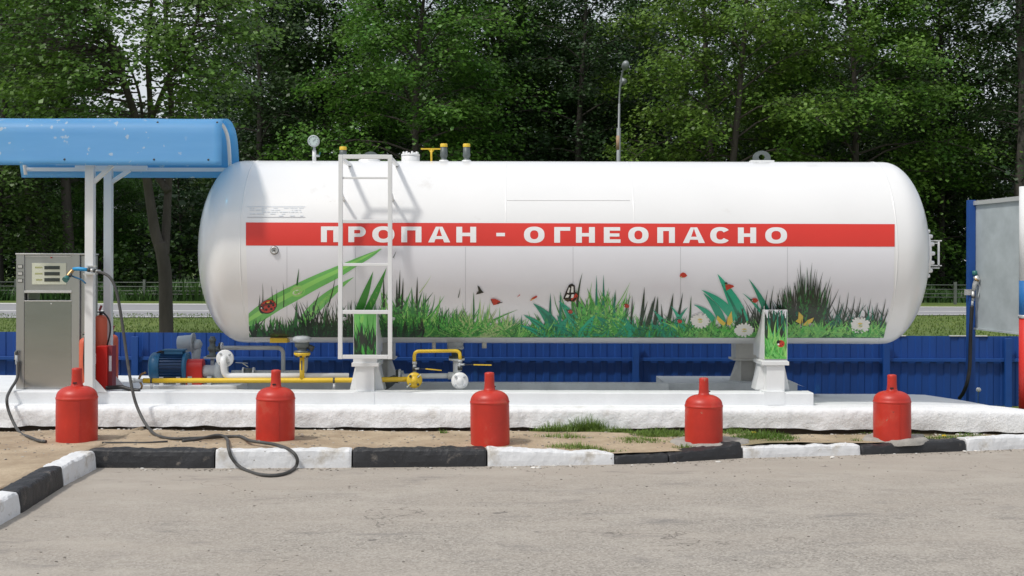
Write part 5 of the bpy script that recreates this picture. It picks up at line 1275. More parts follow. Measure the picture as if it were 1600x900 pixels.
# ------------------------------------------------------------------ yellow gas line
YY = 11.32
yl = thing('yellow_gas_pipe', tuple(P(430, 594, YY)), 'long yellow gas pipe running low in front of the pump, with flanged valves', 'gas pipe')
g = MB(); g.tube([P(224, 594.8, YY), P(430, 594.4, YY), P(560, 594, YY), P(618, 592.8, YY), P(640, 592.5, YY)], .0225, 'yellow', 16); g.build('pipe', yl)
g = MB(); g.cyl(P(207, 594.5, YY), P(224, 594.8, YY), .017, 'lgrey', 14); g.cyl(P(203, 594.5, YY), P(211, 594.5, YY), .022, 'alu', 8); g.tube(spline([P(217, 592, YY), P(221, 585, YY-.02), P(228, 582, YY-.03)], 4), .010, 'brass', 8); g.tube([P(219, 597, YY), P(222, 603, YY), P(220, 609, YY)], .009, 'brass', 8); g.build('end_tap', yl)
for px in (237, 522):
    g = MB(); a = P(px, 600, YY); g.cyl((a.x, YY, .392), (a.x, YY, P(0, 597, YY).z), .011, 'white', 10)
    g.lathe([(.0232, -.008), (.0255, -.008), (.0255, .008), (.0232, .008)], P(px, 594.6, YY), (1, 0, 0), 'dark', 16); g.build('stand', yl)
# vertical branch with the capped valve
VX = P(472, 590, YY).x; vv = thing('shut_off_valve', tuple(P(472, 575, YY)), 'tall yellow flanged valve with dark body and white cap below the tank', 'valve')
g = MB(); g.cyl((VX, YY, P(0, 592, YY).z), (VX, YY, P(0, 556, YY).z), .0215, 'yellow', 16); g.build('riser', vv)
g = MB(); g.box(VX-.004, VX+.005, YY-.026, YY-.02, P(0, 577, YY).z, P(0, 562, YY).z, 'blue_motor'); g.build('flow_arrow', vv)
g = MB(); zf = P(0, 556.5, YY).z; g.lathe([(0, 0), (.03, 0), (.062, .012), (.073, .02), (.073, .038), (0, .038)], (VX, YY, zf), (0, 0, 1), 'yellow', 28); fo = g.build('flange', vv)
for k in range(6):
    g = MB(); a = k*math.pi/3+.5; g.lathe([(0, -.004), (.012, -.004), (.012, .052), (0, .052)], (VX+.055*math.cos(a), YY+.055*math.sin(a), zf), (0, 0, 1), 'dark', 6); g.build('bolt', fo)
g = MB(); z0 = zf+.039; g.lathe([(.0, 0), (.072, 0), (.072, .012), (.04, .02), (.045, .04), (.064, .05), (.066, .085), (.05, .1), (.05, .115)], (VX, YY, z0), (0, 0, 1), 'greygreen', 24); g.tube([(VX+.04, YY, z0+.06), (VX+.10, YY-.01, z0+.03)], [.02, .028], 'dark', 10); g.build('valve_body', vv)
g = MB(); zc = P(0, 531.5, YY).z; g.lathe([(0, -.012), (.07, -.012), (.08, 0), (.082, .02), (.074, .034), (.05, .044), (0, .047)], (VX-.002, YY, zc), (0, 0, 1), 'lgrey', 28); g.build('cap', vv)
# disc flanges with loop of yellow pipe
def disc_valve(px, py, r, mat, label, bars):
    c = P(px, py, YY-.04); rt = thing('blind_flange', tuple(c), label, 'flange', 'round blind flanges facing the camera')
    g = MB(); g.lathe([(0, .03), (.026, .03), (.030, .02), (r*.62, .02), (r, .012), (r, -.008), (r*.6, -.02), (0, -.02)], c, (0, -1, 0), mat, 32); g.build('disc', rt)
    for k in range(4):
        g = MB(); a = k*math.pi/2+.75; p = c+Vector((r*.72*math.cos(a), 0, r*.72*math.sin(a))); g.lathe([(0, .034), (.011, .034), (.012, .02), (.012, .01)], p, (0, -1, 0), 'lgrey' if mat == 'white' else 'dark', 6); g.build('bolt', rt)
    if bars:
        for a in (.75, .75+math.pi): g = MB(); p = c+Vector((r*.6*math.cos(a), -.035, r*.6*math.sin(a))); q = c+Vector((r*1.25*math.cos(a), -.045, r*1.25*math.sin(a))); g.bar(p, q, .008, .008, 'ivory'); g.build('flange_bar', rt)
    g = MB(); g.cyl((c.x, YY, .392), (c.x, YY, c.z-r*.9), .024, 'white', 14); g.cyl((c.x, YY-.02, c.z), (c.x, YY+.08, c.z), .03, mat, 16); g.build('foot', rt)
    return c
c1 = disc_valve(647.5, 594, .069, 'yellow', 'round yellow blind flange right of the left tank support', True)
c2 = disc_valve(718.5, 595, .075, 'white', 'round white blind flange with four bolts, left of the middle cylinder', False)
c3 = P(351.5, 560, 11.4)
wf = thing('white_elbow_pipe', tuple(c3), 'round white flange with an elbow pipe turning right, beside the grey pump', 'gas pipe')
g = MB(); g.lathe([(0, .012), (.072, .012), (.078, .006), (.078, -.012), (0, -.012)], c3, (0, -1, 0), 'white', 32); fo = g.build('flange', wf)
for k in range(4): g = MB(); a = k*math.pi/2+.7; g.lathe([(0, .024), (.010, .024), (.011, .01)], c3+Vector((.056*math.cos(a), 0, .056*math.sin(a))), (0, -1, 0), 'lgrey', 6); g.build('bolt', fo)
g = MB(); e = c3+Vector((0, -.04, 0)); g.tube(bent([c3+Vector((0, -.01, .0)), e+Vector((-.0, -.05, 0)), P(351.5, 588, 11.34), P(545, 588, 11.4)], .055, 8), .030, 'white', 16); g.build('pipe', wf)
# loop
lp = thing('bypass_pipe', tuple(P(684, 555, YY)), 'bent yellow bypass pipe arching between the yellow and the white flange', 'gas pipe')
g = MB(); g.tube(bent([P(647.3, 566, YY), P(647.3, 549, YY), P(718.5, 548, YY), P(719, 564, YY)], .045, 8), .0155, 'yellow', 14); g.build('pipe', lp)
for px, pz0, pz1, ly, lx0, lx1 in ((647.8, 566, 581, 577.5, 655, 690), (718.8, 563, 580, 571, 730, 768)):
    g = MB(); g.cyl(P(px, pz0-1, YY), P(px, pz0+3, YY), .021, 'lgrey', 8); g.cyl(P(px, pz0+3, YY), P(px, pz1, YY), .016, 'lgrey', 12); g.cyl(P(px, pz1-8, YY), P(px, pz1-2, YY), .022, 'dark', 8); bv = g.build('ball_valve', lp)
    g = MB(); g.cyl(P(px, ly-1, YY-.01), P(px+7, ly-1.5, YY-.03), .009, 'lgrey', 8); g.bar(P(px+6, ly-1, YY-.03), P(lx0+10, ly-1.2, YY-.03), .012, .006, 'dark'); g.bar(P(lx0+10, ly-1.2, YY-.035), P(lx1, ly+(1.2 if px < 700 else -.6), YY-.035), .012, .009, 'yellow'); g.build('lever', bv)
# white/grey pipework behind
wp_ = thing('white_gas_pipe', tuple(P(430, 582, 11.75)), 'pale grey gas pipework looping behind the yellow pipe, with a small flanged valve', 'gas pipe'); WY = 11.75
g = MB(); g.tube(bent([P(348, 543.5, WY), P(442.5, 543.5, WY), P(442.5, 581, WY)], .06, 8), .0195, 'lgrey', 14); g.build('upper_pipe', wp_)
g = MB(); g.tube([P(362, 582.5, WY), P(380, 582.5, WY)], .024, 'lgrey', 14); g.tube(bent([P(398, 582, WY), P(477, 582, WY), P(478, 555, WY)], .05, 8), .021, 'lgrey', 14); g.build('lower_pipe', wp_)
g = MB()
for px in (380.5, 396.5): g.cyl(P(px-1.3, 582, WY), P(px+1.3, 582, WY), .047, 'white', 20)
g.cyl(P(383, 582, WY), P(394, 582, WY), .040, 'greygreen', 18); g.bar(P(388, 573.5, WY), P(378, 567, WY), .008, .006, 'ivory'); g.bar(P(368, 566.5, WY), P(387, 567.5, WY), .01, .006, 'lgrey'); g.build('flanged_valve', wp_)
rp = thing('white_return_pipe', tuple(P(690, 588, 11.6)), 'white pipe between the dark flanged joint and the tank nozzle, behind the bypass loop', 'gas pipe'); QY = 11.6
g = MB(); g.tube([P(628, 588, QY), P(711, 587, QY)], .0235, 'white', 14); g.tube(bent([P(700, 587, QY), P(713.5, 587, QY), P(713.5, 564, QY)], .03, 6), .033, 'white', 16); g.build('pipe', rp)
g = MB(); z_ = P(0, 564, QY).z; c = P(713.5, 564, QY); g.lathe([(0, 0), (.04, 0), (.072, .008), (.072, .024), (0, .024)], c, (0, 0, 1), 'white', 24); g.lathe([(0, 0), (.07, 0), (.07, .016), (.045, .022), (.05, .07), (.03, .08), (0, .08)], c+Vector((0, 0, .026)), (0, 0, 1), 'dark', 24); g.build('upper_valve', rp)
g = MB(); g.cyl(P(619, 588, QY), P(622, 588, QY), .062, 'dark', 20); g.cyl(P(623, 588, QY), P(626, 588, QY), .066, 'white', 20)
for a in (.5, 2, 3.6, 5.2): p = P(623, 588, QY)+Vector((0, .05*math.cos(a), .05*math.sin(a))); g.cyl(p+Vector((-.03, 0, 0)), p+Vector((.045, 0, 0)), .008, 'lgrey', 6)
g.tube([P(596, 604, QY), P(610, 596, QY), P(619, 590, QY)], [.05, .045, .03], 'greygreen', 14); g.build('flanged_joint', rp)

# ------------------------------------------------------------------ blue profiled fence
FYY = 13.6
fz1 = P(800, 522, FYY).z; fz0 = -.02
fence = thing('blue_fence', (0, FYY, 0), 'long low fence of blue profiled metal sheet behind the tank', 'fence')
g = MB(); x = -9.0; vs = []; prof = []
while x < 9:
    prof += [(x, 0), (x+.055, 0), (x+.068, -.009), (x+.125, -.009), (x+.138, 0)]; x += .152
n_ = len(prof)
for z in (fz0, fz1):
    vs += [(a, FYY+b, z+((a)*-.0022 if z > .1 else 0)) for a, b in prof]
g.add(vs, [(k, k+1, n_+k+1, n_+k) for k in range(n_-1)], 'fence')
o = g.build('sheet', fence, fix=False); sm_ = o.modifiers.new('thickness', 'SOLIDIFY'); sm_.thickness = .004
g = MB(); zr = P(800, 561, FYY-.03).z
g.box(-9, 9, FYY-.062, FYY-.022, zr-.018, zr+.018, 'bluepost'); g.build('rail', fence, bevel=.003)
for px in (-180, 212, 603, 993, 1384, 1574, 1780):
    a = P(px, 560, FYY-.06); g = MB(); g.box(a.x-.035, a.x+.035, FYY-.10, FYY-.064, .0, fz1-.03 if px != 1384 else fz1-.02, 'bluepost'); g.build('post', fence, bevel=.003)
g = MB()
for px0, px1 in ((1404, 1416), (1484, 1543), (560, 575)): g.box(P(px0, 0, FYY).x, P(px1, 0, FYY).x, FYY-.02, FYY+.006, fz1-.012, fz1-.003, 'p_white')
g.build('capping_strip', fence)

# ------------------------------------------------------------------ right-hand board, hose and striped post
bd = thing('metal_board', tuple(P(1518, 620, 12.4)), 'upright grey galvanised board in a blue frame, right of the tank', 'board')
BYY = 12.4
def bp(u, py): # u 0..1 along the board in plan, turned towards the camera
    a, b = P(1523, 420, BYY), P(1600, 420, 11.66); p = a.lerp(b, u); return p
a, b = bp(0, 0), bp(1, 0); zt0, zt1, zb0, zb1 = P(1523, 317.5, BYY).z, P(1600, 309.5, 11.66).z, P(1523, 513, BYY).z, P(1600, 522, 11.66).z
g = MB(); nrm = Vector((-(b-a).y, (b-a).x, 0)).normalized()
if nrm.y > 0: nrm = -nrm
pl = [Vector((a.x, a.y, zb0)), Vector((b.x, b.y, zb1)), Vector((b.x, b.y, zt1)), Vector((a.x, a.y, zt0))]
g.prism(pl, nrm*-.006, 'galv'); g.build('sheet', bd)
g = MB(); g.bar(pl[3]+nrm*.012, pl[2]+nrm*.012, .03, .04, 'alu'); g.build('top_rail', bd)
g = MB(); g.bar(pl[0]+nrm*.01, pl[1]+nrm*.01, .02, .018, 'galv'); g.build('bottom_rail', bd)
c = P(1518, 500, BYY); g = MB(); g.box(c.x-.032, c.x+.032, BYY-.02, BYY+.06, .03, zt0+.03, 'bluepost'); po = g.build('frame_post', bd, bevel=.003)
nz2 = thing('filling_nozzle', tuple(P(1524, 460, 12.3)), 'metal gas filling nozzle with green cap clamped to the blue frame post at the right', 'nozzle'); N2 = 12.32
g = MB(); g.tube([P(1523, 423, N2), P(1523.5, 430, N2)], [.022, .026], 'teal', 14); g.build('cap', nz2)
g = MB(); g.tube([P(1524, 431, N2), P(1527, 437, N2), P(1523, 445, N2), P(1520.5, 455, N2)], [.024, .030, .022, .015], 'alu', 14); g.cyl(P(1523, 436, N2-.02), P(1529, 439, N2-.02), .013, 'brass', 10); g.tube(spline([P(1527, 440, N2), P(1531, 450, N2), P(1528, 465, N2)], 4), .007, 'lgrey', 8); g.build('body', nz2)
g = MB(); g.cyl(P(1520.5, 455, N2), P(1520, 470, N2), .014, 'alu', 12); g.cyl(P(1521, 462, N2), P(1520.8, 466, N2), .019, 'dark', 12); g.cyl(P(1519.5, 470, N2), P(1519, 478, N2), .011, 'lgrey', 12); g.build('swivel', nz2)
g = MB(); g.box(P(1511, 0, N2).x, P(1526, 0, N2).x, BYY-.03, BYY-.021, P(0, 458, N2).z, P(0, 449, N2).z, 'alu'); g.build('clamp', nz2)
hose('hose', [P(1519, 478, N2), P(1517, 510, N2), P(1516, 545, N2+.02), P(1515, 575, N2), P(1511, 598, 12.3), P(1505, 614, 12.4), P(1499, 622, 12.5)], .018, 'rubber', 'black hose hanging from the nozzle on the blue frame post at the right')
sp_ = thing('striped_post', tuple(P(1606, 640, 11.5)), 'white, blue and red banded post at the right edge of the picture', 'post')
SY = 11.5; sx_ = P(1593, 450, SY).x; cx_ = sx_+.075
for y0, y1, mt, nm in ((288, 435, 'white', 'white_band'), (435, 489, 'bandblue', 'blue_band'), (493, 642, 'bandred', 'red_band')):
    g = MB(); g.cyl((cx_, SY, P(0, y1, SY).z), (cx_, SY, P(0, y0, SY).z), .075, mt, 32); g.build(nm, sp_)
g = MB(); g.cyl((cx_, SY, P(0, 493.5, SY).z), (cx_, SY, P(0, 488.5, SY).z), .082, 'alu', 32); g.build('clamp', sp_)

# ------------------------------------------------------------------ street lamp and cable fence beyond the road
def street_lamp():
    Y = 51.0; b = P(965.5, 470, Y); rt = thing('street_lamp', (b.x, Y, 0), 'tall grey street lamp with two curved arms, standing behind the tank', 'street lamp')
    zt_ = P(966, 200, Y).z; g = MB(); g.tube([(b.x, Y, 0), (b.x, Y, zt_*.7), (b.x+.02, Y, zt_)], [.11, .085, .085], 'lamp_metal', 16); g.build('lower_pole', rt)
    g = MB(); g.tube([(b.x, Y, P(0, 232, Y).z), (b.x+.005, Y, P(0, 210, Y).z)], .089, 'rust', 16); g.build('rust_patch', rt)
    z2 = P(0, 160, Y).z
    g = MB(); g.tube([(b.x+.02, Y, zt_-.02), (b.x+.03, Y, zt_), (b.x+.035, Y, z2)], [.06, .05, .045], 'lamp_metal', 12); g.build('upper_pole', rt)
    for px, py, dy in ((977, 103, -.7), (974, 127, .6)):
        h = P(px, py, Y+dy)
        g = MB(); g.tube(spline([Vector((b.x+.035, Y, z2-.05)), Vector((b.x+.05, Y+dy*.1, z2+(h.z-z2)*.35)), Vector((b.x+.11, Y+dy*.4, z2+(h.z-z2)*.78)), Vector((h.x-.02, Y+dy*.9, h.z-.02))], 6), .034, 'lamp_metal', 8); ar = g.build('arm', rt)
        g = MB(); s2 = 1 if dy > 0 else -1
        g.lathe([(0, -.30), (.08, -.27), (.14, -.12), (.15, .1), (.13, .3), (.08, .38), (0, .4)], h, (0, s2, .12), 'lamp_metal', 20); hd_ = g.build('lamp_head', ar)
        g = MB(); g.lathe([(0, -.22), (.08, -.18), (.10, 0), (.08, .2), (0, .25)], h+Vector((0, 0, -.045)), (0, s2, .12), 'lampglass', 18); g.build('diffuser', hd_)
street_lamp()
cf = thing('cable_fence', (0, 51, 0), 'thin grey cable guard fence along the far side of the road', 'fence')
fa, fb_ = Vector((-26, 52.2, 0)), Vector((27, 48.5, 0))
for k in range(11):
    p = fa.lerp(fb_, k/10+.012); g = MB(); g.box(p.x-.05, p.x+.05, p.y-.05, p.y+.05, 0, .86, 'guard'); g.build('post', cf)
for z in (.74, .57, .40, .27):
    g = MB(); g.tube([fa+Vector((0, 0, z)), fb_+Vector((0, 0, z))], .018, 'guard', 6); g.build('cable', cf)
# ------------------------------------------------------------------ trees
def kites(rng, C, nrm_up=.75, size=.18, n_dir=None):
    """C: (n,3) leaf centres -> verts, faces arrays of bent kites"""
    n = len(C); N = rng.normal(size=(n, 3)); N[:, 2] = np.abs(N[:, 2])+nrm_up*1.6
    if n_dir is not None: N += n_dir*.9
    N /= np.linalg.norm(N, axis=1)[:, None]
    A = rng.normal(size=(n, 3)); A -= (A*N).sum(1)[:, None]*N; A /= np.linalg.norm(A, axis=1)[:, None]
    B = np.cross(N, A); s = (size*rng.uniform(.6, 1.3, n))[:, None]
    V = np.stack([C-A*s*.5, C-A*s*.05+B*s*.42-N*s*.10, C+A*s*.62, C-A*s*.05-B*s*.42-N*s*.10], 1)
    return V.reshape(-1, 3)
def leaf_mesh(name, V, mat):
    n = len(V)//4; me = bpy.data.meshes.new(name)
    me.vertices.add(len(V)); me.vertices.foreach_set('co', V.astype(np.float32).ravel())
    me.loops.add(n*4); me.loops.foreach_set('vertex_index', np.arange(n*4, dtype=np.int32))
    me.polygons.add(n); me.polygons.foreach_set('loop_start', np.arange(0, n*4, 4, dtype=np.int32)); me.polygons.foreach_set('loop_total', np.full(n, 4, dtype=np.int32))
    me.materials.append(M[mat]); me.update(calc_edges=True); me.validate()
    return me
def make_tree(seed, H, h0, RC, nl, leaves, size, mat, bark, r0=.2, lean=0, droop=.25, twin=False):
    """returns (branch mesh, leaf mesh); limbs radiate, side shoots carry flat leaf sprays"""
    rng = np.random.default_rng(seed); rnd = random.Random(seed)
    g = MB(); C = []; Dn = []
    stems = [(0, 0)] if not twin else [(-.35, -.10), (.35, .12)]
    for sx, ln in stems:
        tr = []; ph = rnd.random()*6
        for k in range(13):
            t = k/12; tr.append(Vector((sx*min(1, t*2)+(ln+lean)*H*t+.18*math.sin(ph+t*5)*t*2, .18*math.cos(ph*2+t*4)*t*2, H*t*.96)))
        rr = [r0*(1.25 if k == 0 else 1)*(1-k/12)**.8+.015 for k in range(13)]
        g.tube(tr, rr, bark, 10)
        for i in range(nl//len(stems)):
            t = h0/H+(1-h0/H)*((i+.5)/(nl//len(stems)))**1.05; az = i*2.39996+rnd.uniform(-.5, .5)+ph
            base = Vector((0, 0, 0)); kk = t*12; k0 = min(int(kk), 11); base = tr[k0].lerp(tr[k0+1], kk-k0)
            env = RC*(math.sin(min(1, (t-h0/H)/(1-h0/H)*1.0+.22)*math.pi*.86)**.7)*rnd.uniform(.7, 1.12)
            el = -.05+1.0*((t-h0/H)/(1-h0/H))**1.2+rnd.uniform(-.3, .3)
            d = Vector((math.cos(az)*math.cos(el), math.sin(az)*math.cos(el), math.sin(el)))
            pts = [base+d*env*s_+Vector((0, 0, .12*env*math.sin(s_*math.pi)-droop*env*s_*s_*.5)) for s_ in (0, .25, .5, .75, 1)]
            g.tube(pts, [max(.012, r0*.36*(1-t*.6)*(1-s_*.85)) for s_ in (0, .25, .5, .75, 1)], bark, 6, cap=False)
            nsub = max(3, int(env*1.9))
            for j in range(nsub):
                s_ = .28+.72*(j+rnd.random()*.6)/nsub; q = pts[min(3, int(s_*4))].lerp(pts[min(3, int(s_*4))+1], s_*4-min(3, int(s_*4)))
                a2 = az+rnd.choice((-1, 1))*rnd.uniform(.4, 1.25); l2 = env*rnd.uniform(.18, .36)*(1.25-s_*.5)
                e = q+Vector((math.cos(a2)*l2, math.sin(a2)*l2, rnd.uniform(-.35, .6)*l2))
                g.tube([q, q.lerp(e, .5)+Vector((0, 0, .05)), e], [.014, .010, .005], bark, 4, cap=False)
                for w in (q.lerp(e, .55), e):
                    nn = int(leaves*rnd.uniform(.6, 1.3)); r_ = rnd.uniform(.5, .85)
                    P_ = rng.normal(size=(nn, 3))*np.array([r_, r_, r_*.48])*.62
                    rad2 = np.hypot(P_[:, 0], P_[:, 1]); P_[:, 2] -= rad2*.55
                    C.append(P_+np.array(w)); Dn.append(np.repeat(np.array([[math.cos(a2), math.sin(a2), 0]]), nn, 0))
    C = np.concatenate(C); Dn = np.concatenate(Dn)
    return g, leaf_mesh('crown', kites(rng, C, .75, size, Dn*.8), mat)
def tree_thing(src, loc, label, group=None, rz=0, sc=1):
    g, me = src
    rt = thing('tree', loc, label, 'tree', group); rt.rotation_euler = (0, 0, rz); rt.scale = (sc, sc, sc)
    if isinstance(g, MB): src[0] = g.build('trunk').data; bpy.data.objects.remove(bpy.data.objects[-1]) if False else None
    return rt
class Src:
    def __init__(s, t):
        g, me = t; o = g.build('trunk', fix=False); s.tm = o.data; bpy.data.objects.remove(o); s.cm = me
    def put(s, x, y, rz, sc, label, group=None, sz=1):
        rt = thing('tree', (x, y, -.05), label, 'tree', group); rt.rotation_euler = (0, 0, rz); rt.scale = (sc, sc, sc*sz)
        for nm, me in (('trunk', s.tm), ('crown', s.cm)):
            o = bpy.data.objects.new(nm, me); COL.objects.link(o); o.parent = rt
        return rt
SA = Src(make_tree(11, 17, 3.2, 5.0, 62, 54, .165, 'lf1', 'bark', .2))
SB = Src(make_tree(12, 17, 4.6, 4.9, 60, 54, .165, 'lf1', 'bark', .19, twin=True))
SC = Src(make_tree(13, 18, 2.6, 4.3, 62, 50, .17, 'lf2', 'bark2', .18))
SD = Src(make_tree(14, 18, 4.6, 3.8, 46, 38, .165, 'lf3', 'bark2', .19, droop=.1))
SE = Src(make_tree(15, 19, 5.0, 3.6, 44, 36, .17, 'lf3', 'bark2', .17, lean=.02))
def px2x(px, Y): return (px-800)*Y/F
front = [
 (SA, 655, 54.0, .4, .98, 'bright green maple behind the two dark yellow-topped valves, crown reaching low'),
 (SB, 1130, 54.5, 1.9, 1.0, 'bright green maple right of the street lamp, with forked pale trunks'),
 (SA, 1330, 56.0, 3.3, 1.0, 'full yellowish green maple above the right end of the tank'),
 (SC, 1470, 60.0, 2.0, .98, 'dark green tree behind the gap between the tank and the metal board'),
 (SC, 510, 59.0, .9, .92, 'dark green tree behind the pressure gauge'),
 (SC, 0, 55.0, 4.1, .98, 'dark green tree above the left end of the blue canopy'),
 (SB, 150, 60.5, 2.7, .48, 'low young maple behind the white canopy posts'),
 (SC, 775, 60.0, 5.2, .95, 'dark green tree between the two bright maples, above the dash of the lettering'),
 (SD, 905, 58.0, 3.0, 1.0, 'tall dark thin-crowned tree just left of the street lamp'),
 (SD, 400, 57.0, 1.4, 1.0, 'tall dark thin-crowned tree above the left shoulder of the tank'),
 (SE, 1590, 56.5, .7, 1.0, 'tall dark thin-crowned tree at the right edge of the picture'),
]
for s_, px, Y, rz, sc, lb in front: s_.put(px2x(px, Y), Y, rz, sc, lb)
rnd = random.Random(77)
gl = 'dark trees of the wood behind the front row'
k = 0
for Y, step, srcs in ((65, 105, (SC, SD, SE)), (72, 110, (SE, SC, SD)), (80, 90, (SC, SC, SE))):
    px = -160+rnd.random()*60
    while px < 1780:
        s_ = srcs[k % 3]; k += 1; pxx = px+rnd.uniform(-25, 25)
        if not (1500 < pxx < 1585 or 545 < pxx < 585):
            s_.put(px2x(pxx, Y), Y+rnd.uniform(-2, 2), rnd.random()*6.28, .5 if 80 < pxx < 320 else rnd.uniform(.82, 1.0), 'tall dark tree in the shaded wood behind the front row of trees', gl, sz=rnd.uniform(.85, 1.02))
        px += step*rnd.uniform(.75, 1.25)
# bare-looking trunks on the left, seen under the canopy
r_ = random.Random(31)
for i, (px, Y, lean, lb) in enumerate(((45, 57, 0, 'dark straight trunk seen left of the fuel dispenser under the canopy'), (105, 56, 0, 'pale straight trunk seen just above the right side of the dispenser'), (84, 58.5, -.12, 'leaning dark trunk between the two straight ones above the dispenser'), (1594, 54.5, 0, 'dark straight trunk above the striped post'))):
    x = px2x(px, Y); rt = thing('tree', (x, Y, -.05), lb, 'tree')
    g = MB(); pts = [Vector((x+lean*z+.1*math.sin(z*.6+i), Y, z-.05)) for z in np.linspace(0, 15, 12)]; g.tube(pts, [.26-.014*q for q in range(12)], 'bark' if i == 1 else 'bark2', 12); g.build('trunk', rt)
    rng = np.random.default_rng(90+i); C = []; Dn = []; g = MB()
    for j in range(26):
        z = r_.uniform(4.6, 15); a = r_.random()*6.28; l_ = r_.uniform(1, 2.8)*(1.1-z/22); q = Vector((x+lean*z, Y, z)); e = q+Vector((math.cos(a)*l_, math.sin(a)*l_, .3*l_))
        g.tube([Vector((q.x, Y, z)), e], [.035, .008], 'bark2', 5, cap=False)
        for w in (q.lerp(e, .6), e): nn = 24; C.append(rng.normal(size=(nn, 3))*np.array([.45, .45, .16])+np.array(w)); Dn.append(np.repeat([[math.cos(a), math.sin(a), 0]], nn, 0))
    g.build('branches', rt)
    me = leaf_mesh('crown', kites(rng, np.concatenate(C)-np.array([x, Y, -.05]), .75, .18, np.concatenate(Dn)), 'lf3'); o = bpy.data.objects.new('crown', me); COL.objects.link(o); o.parent = rt

# the near maple left of the tank: traced limbs, hanging sprays
NYY = 24.0
b0 = P(260, 560, NYY); nt_ = thing('maple_tree', (b0.x, NYY, 0), 'near maple with a forked brown trunk in front of the road, left of the tank', 'tree')
def NP(px, py, dy=0): return P(px, py, NYY+dy)
tr = [Vector((b0.x, NYY, -.02)), NP(260, 520), NP(259, 470), NP(258, 430), NP(254, 400), NP(249, 380)]
g = MB(); g.tube(spline(tr, 5), [.135-.0008*k for k in range(26)], 'bark', 18)
L1 = spline([NP(252, 395), NP(243, 365), NP(237, 330), NP(231, 290), NP(222, 235, -.3), NP(212, 185, -.5), NP(196, 135, -.6), NP(178, 80, -.7), NP(160, 45, -.8), NP(130, 12, -1), NP(100, -30, -1.3)], 4)
L2 = spline([NP(257, 400), NP(259, 370, .15), NP(261, 330, .25), NP(263, 290, .3), NP(266, 240, .3), NP(268, 185, .3), NP(266, 130, .3), NP(262, 70, .3), NP(258, 10, .3), NP(255, -60, .3)], 4)
L3 = spline([NP(236, 200, .6), NP(234, 150, .6), NP(231, 100, .6), NP(233, 50, .6), NP(238, -10, .6), NP(240, -60, .7)], 4)
L4 = spline([NP(226, 250, -.2), NP(220, 160, .2), NP(206, 112, .4), NP(196, 90, .5)], 4)
L5 = spline([NP(238, 185, .4), NP(256, 140, 0), NP(275, 105, -.3), NP(300, 55, -.6), NP(315, 0, -.8), NP(322, -40, -.9)], 4)
L6 = spline([NP(263, 300, .2), NP(241, 262, .4), NP(236, 200, .6)], 4)
for L_, ra, rb in ((L1, .108, .035), (L2, .092, .03), (L3, .06, .03), (L4, .035, .012), (L5, .05, .015), (L6, .07, .06)):
    n_ = len(L_); g.tube(L_, [ra+(rb-ra)*k/(n_-1) for k in range(n_)], 'bark', 12)
trunk_o = g.build('trunk', nt_)
rng = np.random.default_rng(5); rnd = random.Random(9); C = []; Dn = []; g = MB()
limbpts = [p for L_ in (L1, L2, L3, L4, L5) for p in L_]
spots_n = []
def zone(x0, x1, y0, y1, n, dy=(-2.2, 2.2)):
    for _ in range(n): spots_n.append((rnd.uniform(x0, x1), rnd.uniform(y0, y1), rnd.uniform(*dy)))
zone(-60, 175, -70, 85, 125); zone(-60, 110, 60, 140, 44); zone(60, 150, 80, 130, 22); zone(228, 400, -60, 60, 75); zone(240, 380, 50, 135, 36); zone(380, 440, -40, 80, 14)
zone(185, 225, 26, 50, 5); zone(215, 240, 60, 110, 8); zone(40, 75, 105, 140, 10); zone(110, 190, 110, 190, 12); zone(265, 330, 120, 190, 14); zone(-40, 60, 140, 180, 5); zone(140, 180, -60, 30, 10)
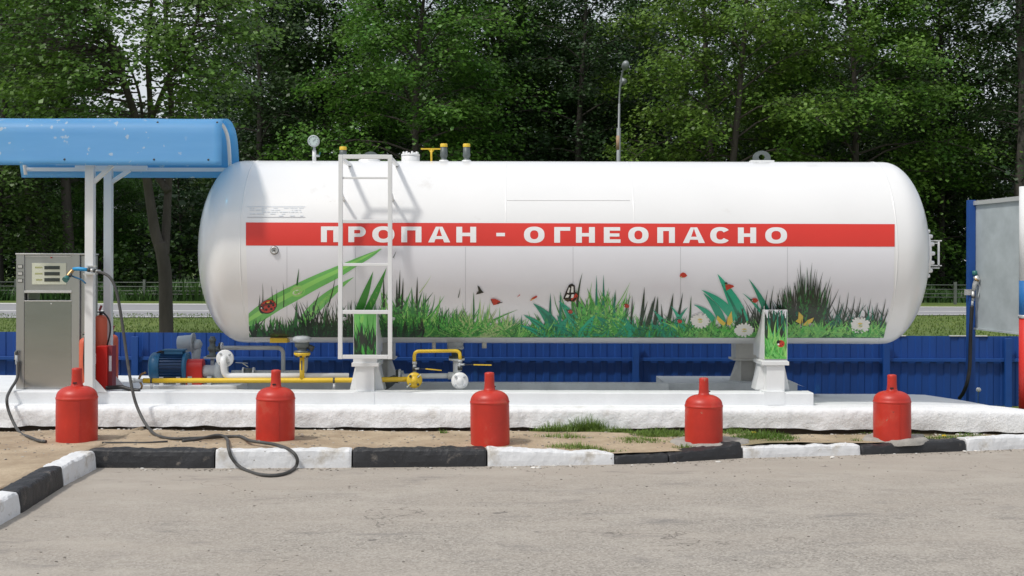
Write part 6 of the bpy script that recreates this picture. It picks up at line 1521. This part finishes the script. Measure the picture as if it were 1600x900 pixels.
for px, py, dy in spots_n:
    if 180 < px < 226 and (py < 30 or 45 < py < 130): continue
    w = NP(px, py, dy); q = min(limbpts, key=lambda p: (p-w).length+max(0, (p.z-w.z))*1.2)
    m_ = q.lerp(w, .55)+Vector((rnd.uniform(-.1, .1), rnd.uniform(-.1, .1), rnd.uniform(.0, .2)))
    g.tube([q, m_, w], [.016, .010, .004], 'bark', 5, cap=False)
    nn = int(rnd.uniform(45, 85)); r_ = rnd.uniform(.20, .34)
    P_ = rng.normal(size=(nn, 3))*np.array([r_, r_, r_*.32]); P_[:, 2] -= np.hypot(P_[:, 0], P_[:, 1])*.35
    d = (w-q); d.z = 0; d = d.normalized() if d.length > .01 else Vector((1, 0, 0))
    C.append(P_+np.array(w)); Dn.append(np.repeat(np.array([[d.x, d.y-.3, 0]]), nn, 0))
# crown above the frame so that it shades itself like a real tree
for _ in range(170):
    w = Vector((b0.x+rnd.uniform(-3.2, 3.2), NYY+rnd.uniform(-2.6, 2.6), rnd.uniform(6.9, 10.5)))
    if abs(w.x-(b0.x+.0)) < .0: continue
    nn = 30; r_ = .34; P_ = rng.normal(size=(nn, 3))*np.array([r_, r_, r_*.35])
    C.append(P_+np.array(w)); Dn.append(np.repeat(np.array([[0, 0, 0.]]), nn, 0))
for L_ in (L1, L2, L3): g.tube([L_[-1], L_[-1]+Vector((.1, 0, 1.6)), L_[-1]+Vector((0, .1, 3.6))], [.03, .02, .006], 'bark', 6)
g.build('branches', nt_)
me = leaf_mesh('crown', kites(rng, np.concatenate(C)-np.array([b0.x, NYY, 0]), .7, .088, np.concatenate(Dn)), 'lfnear')
o = bpy.data.objects.new('crown', me); COL.objects.link(o); o.parent = nt_

# undergrowth closing the wood
def mass(name, n, box, size, mat, label, seed):
    rng = np.random.default_rng(seed); x0, x1, y0, y1, z0, z1 = box
    nc = n//60; cx = rng.uniform(x0, x1, nc); cy = rng.uniform(y0, y1, nc); cz = z0+(z1-z0)*rng.random(nc)**1.3
    C = np.repeat(np.stack([cx, cy, cz], 1), 60, 0)+rng.normal(size=(nc*60, 3))*np.array([.75, .75, .4])
    C[:, 2] = np.abs(C[:, 2])
    me = leaf_mesh(name, kites(rng, C, .5, size), mat); o = bpy.data.objects.new(name, me); COL.objects.link(o); tag(o, label, kind='stuff')
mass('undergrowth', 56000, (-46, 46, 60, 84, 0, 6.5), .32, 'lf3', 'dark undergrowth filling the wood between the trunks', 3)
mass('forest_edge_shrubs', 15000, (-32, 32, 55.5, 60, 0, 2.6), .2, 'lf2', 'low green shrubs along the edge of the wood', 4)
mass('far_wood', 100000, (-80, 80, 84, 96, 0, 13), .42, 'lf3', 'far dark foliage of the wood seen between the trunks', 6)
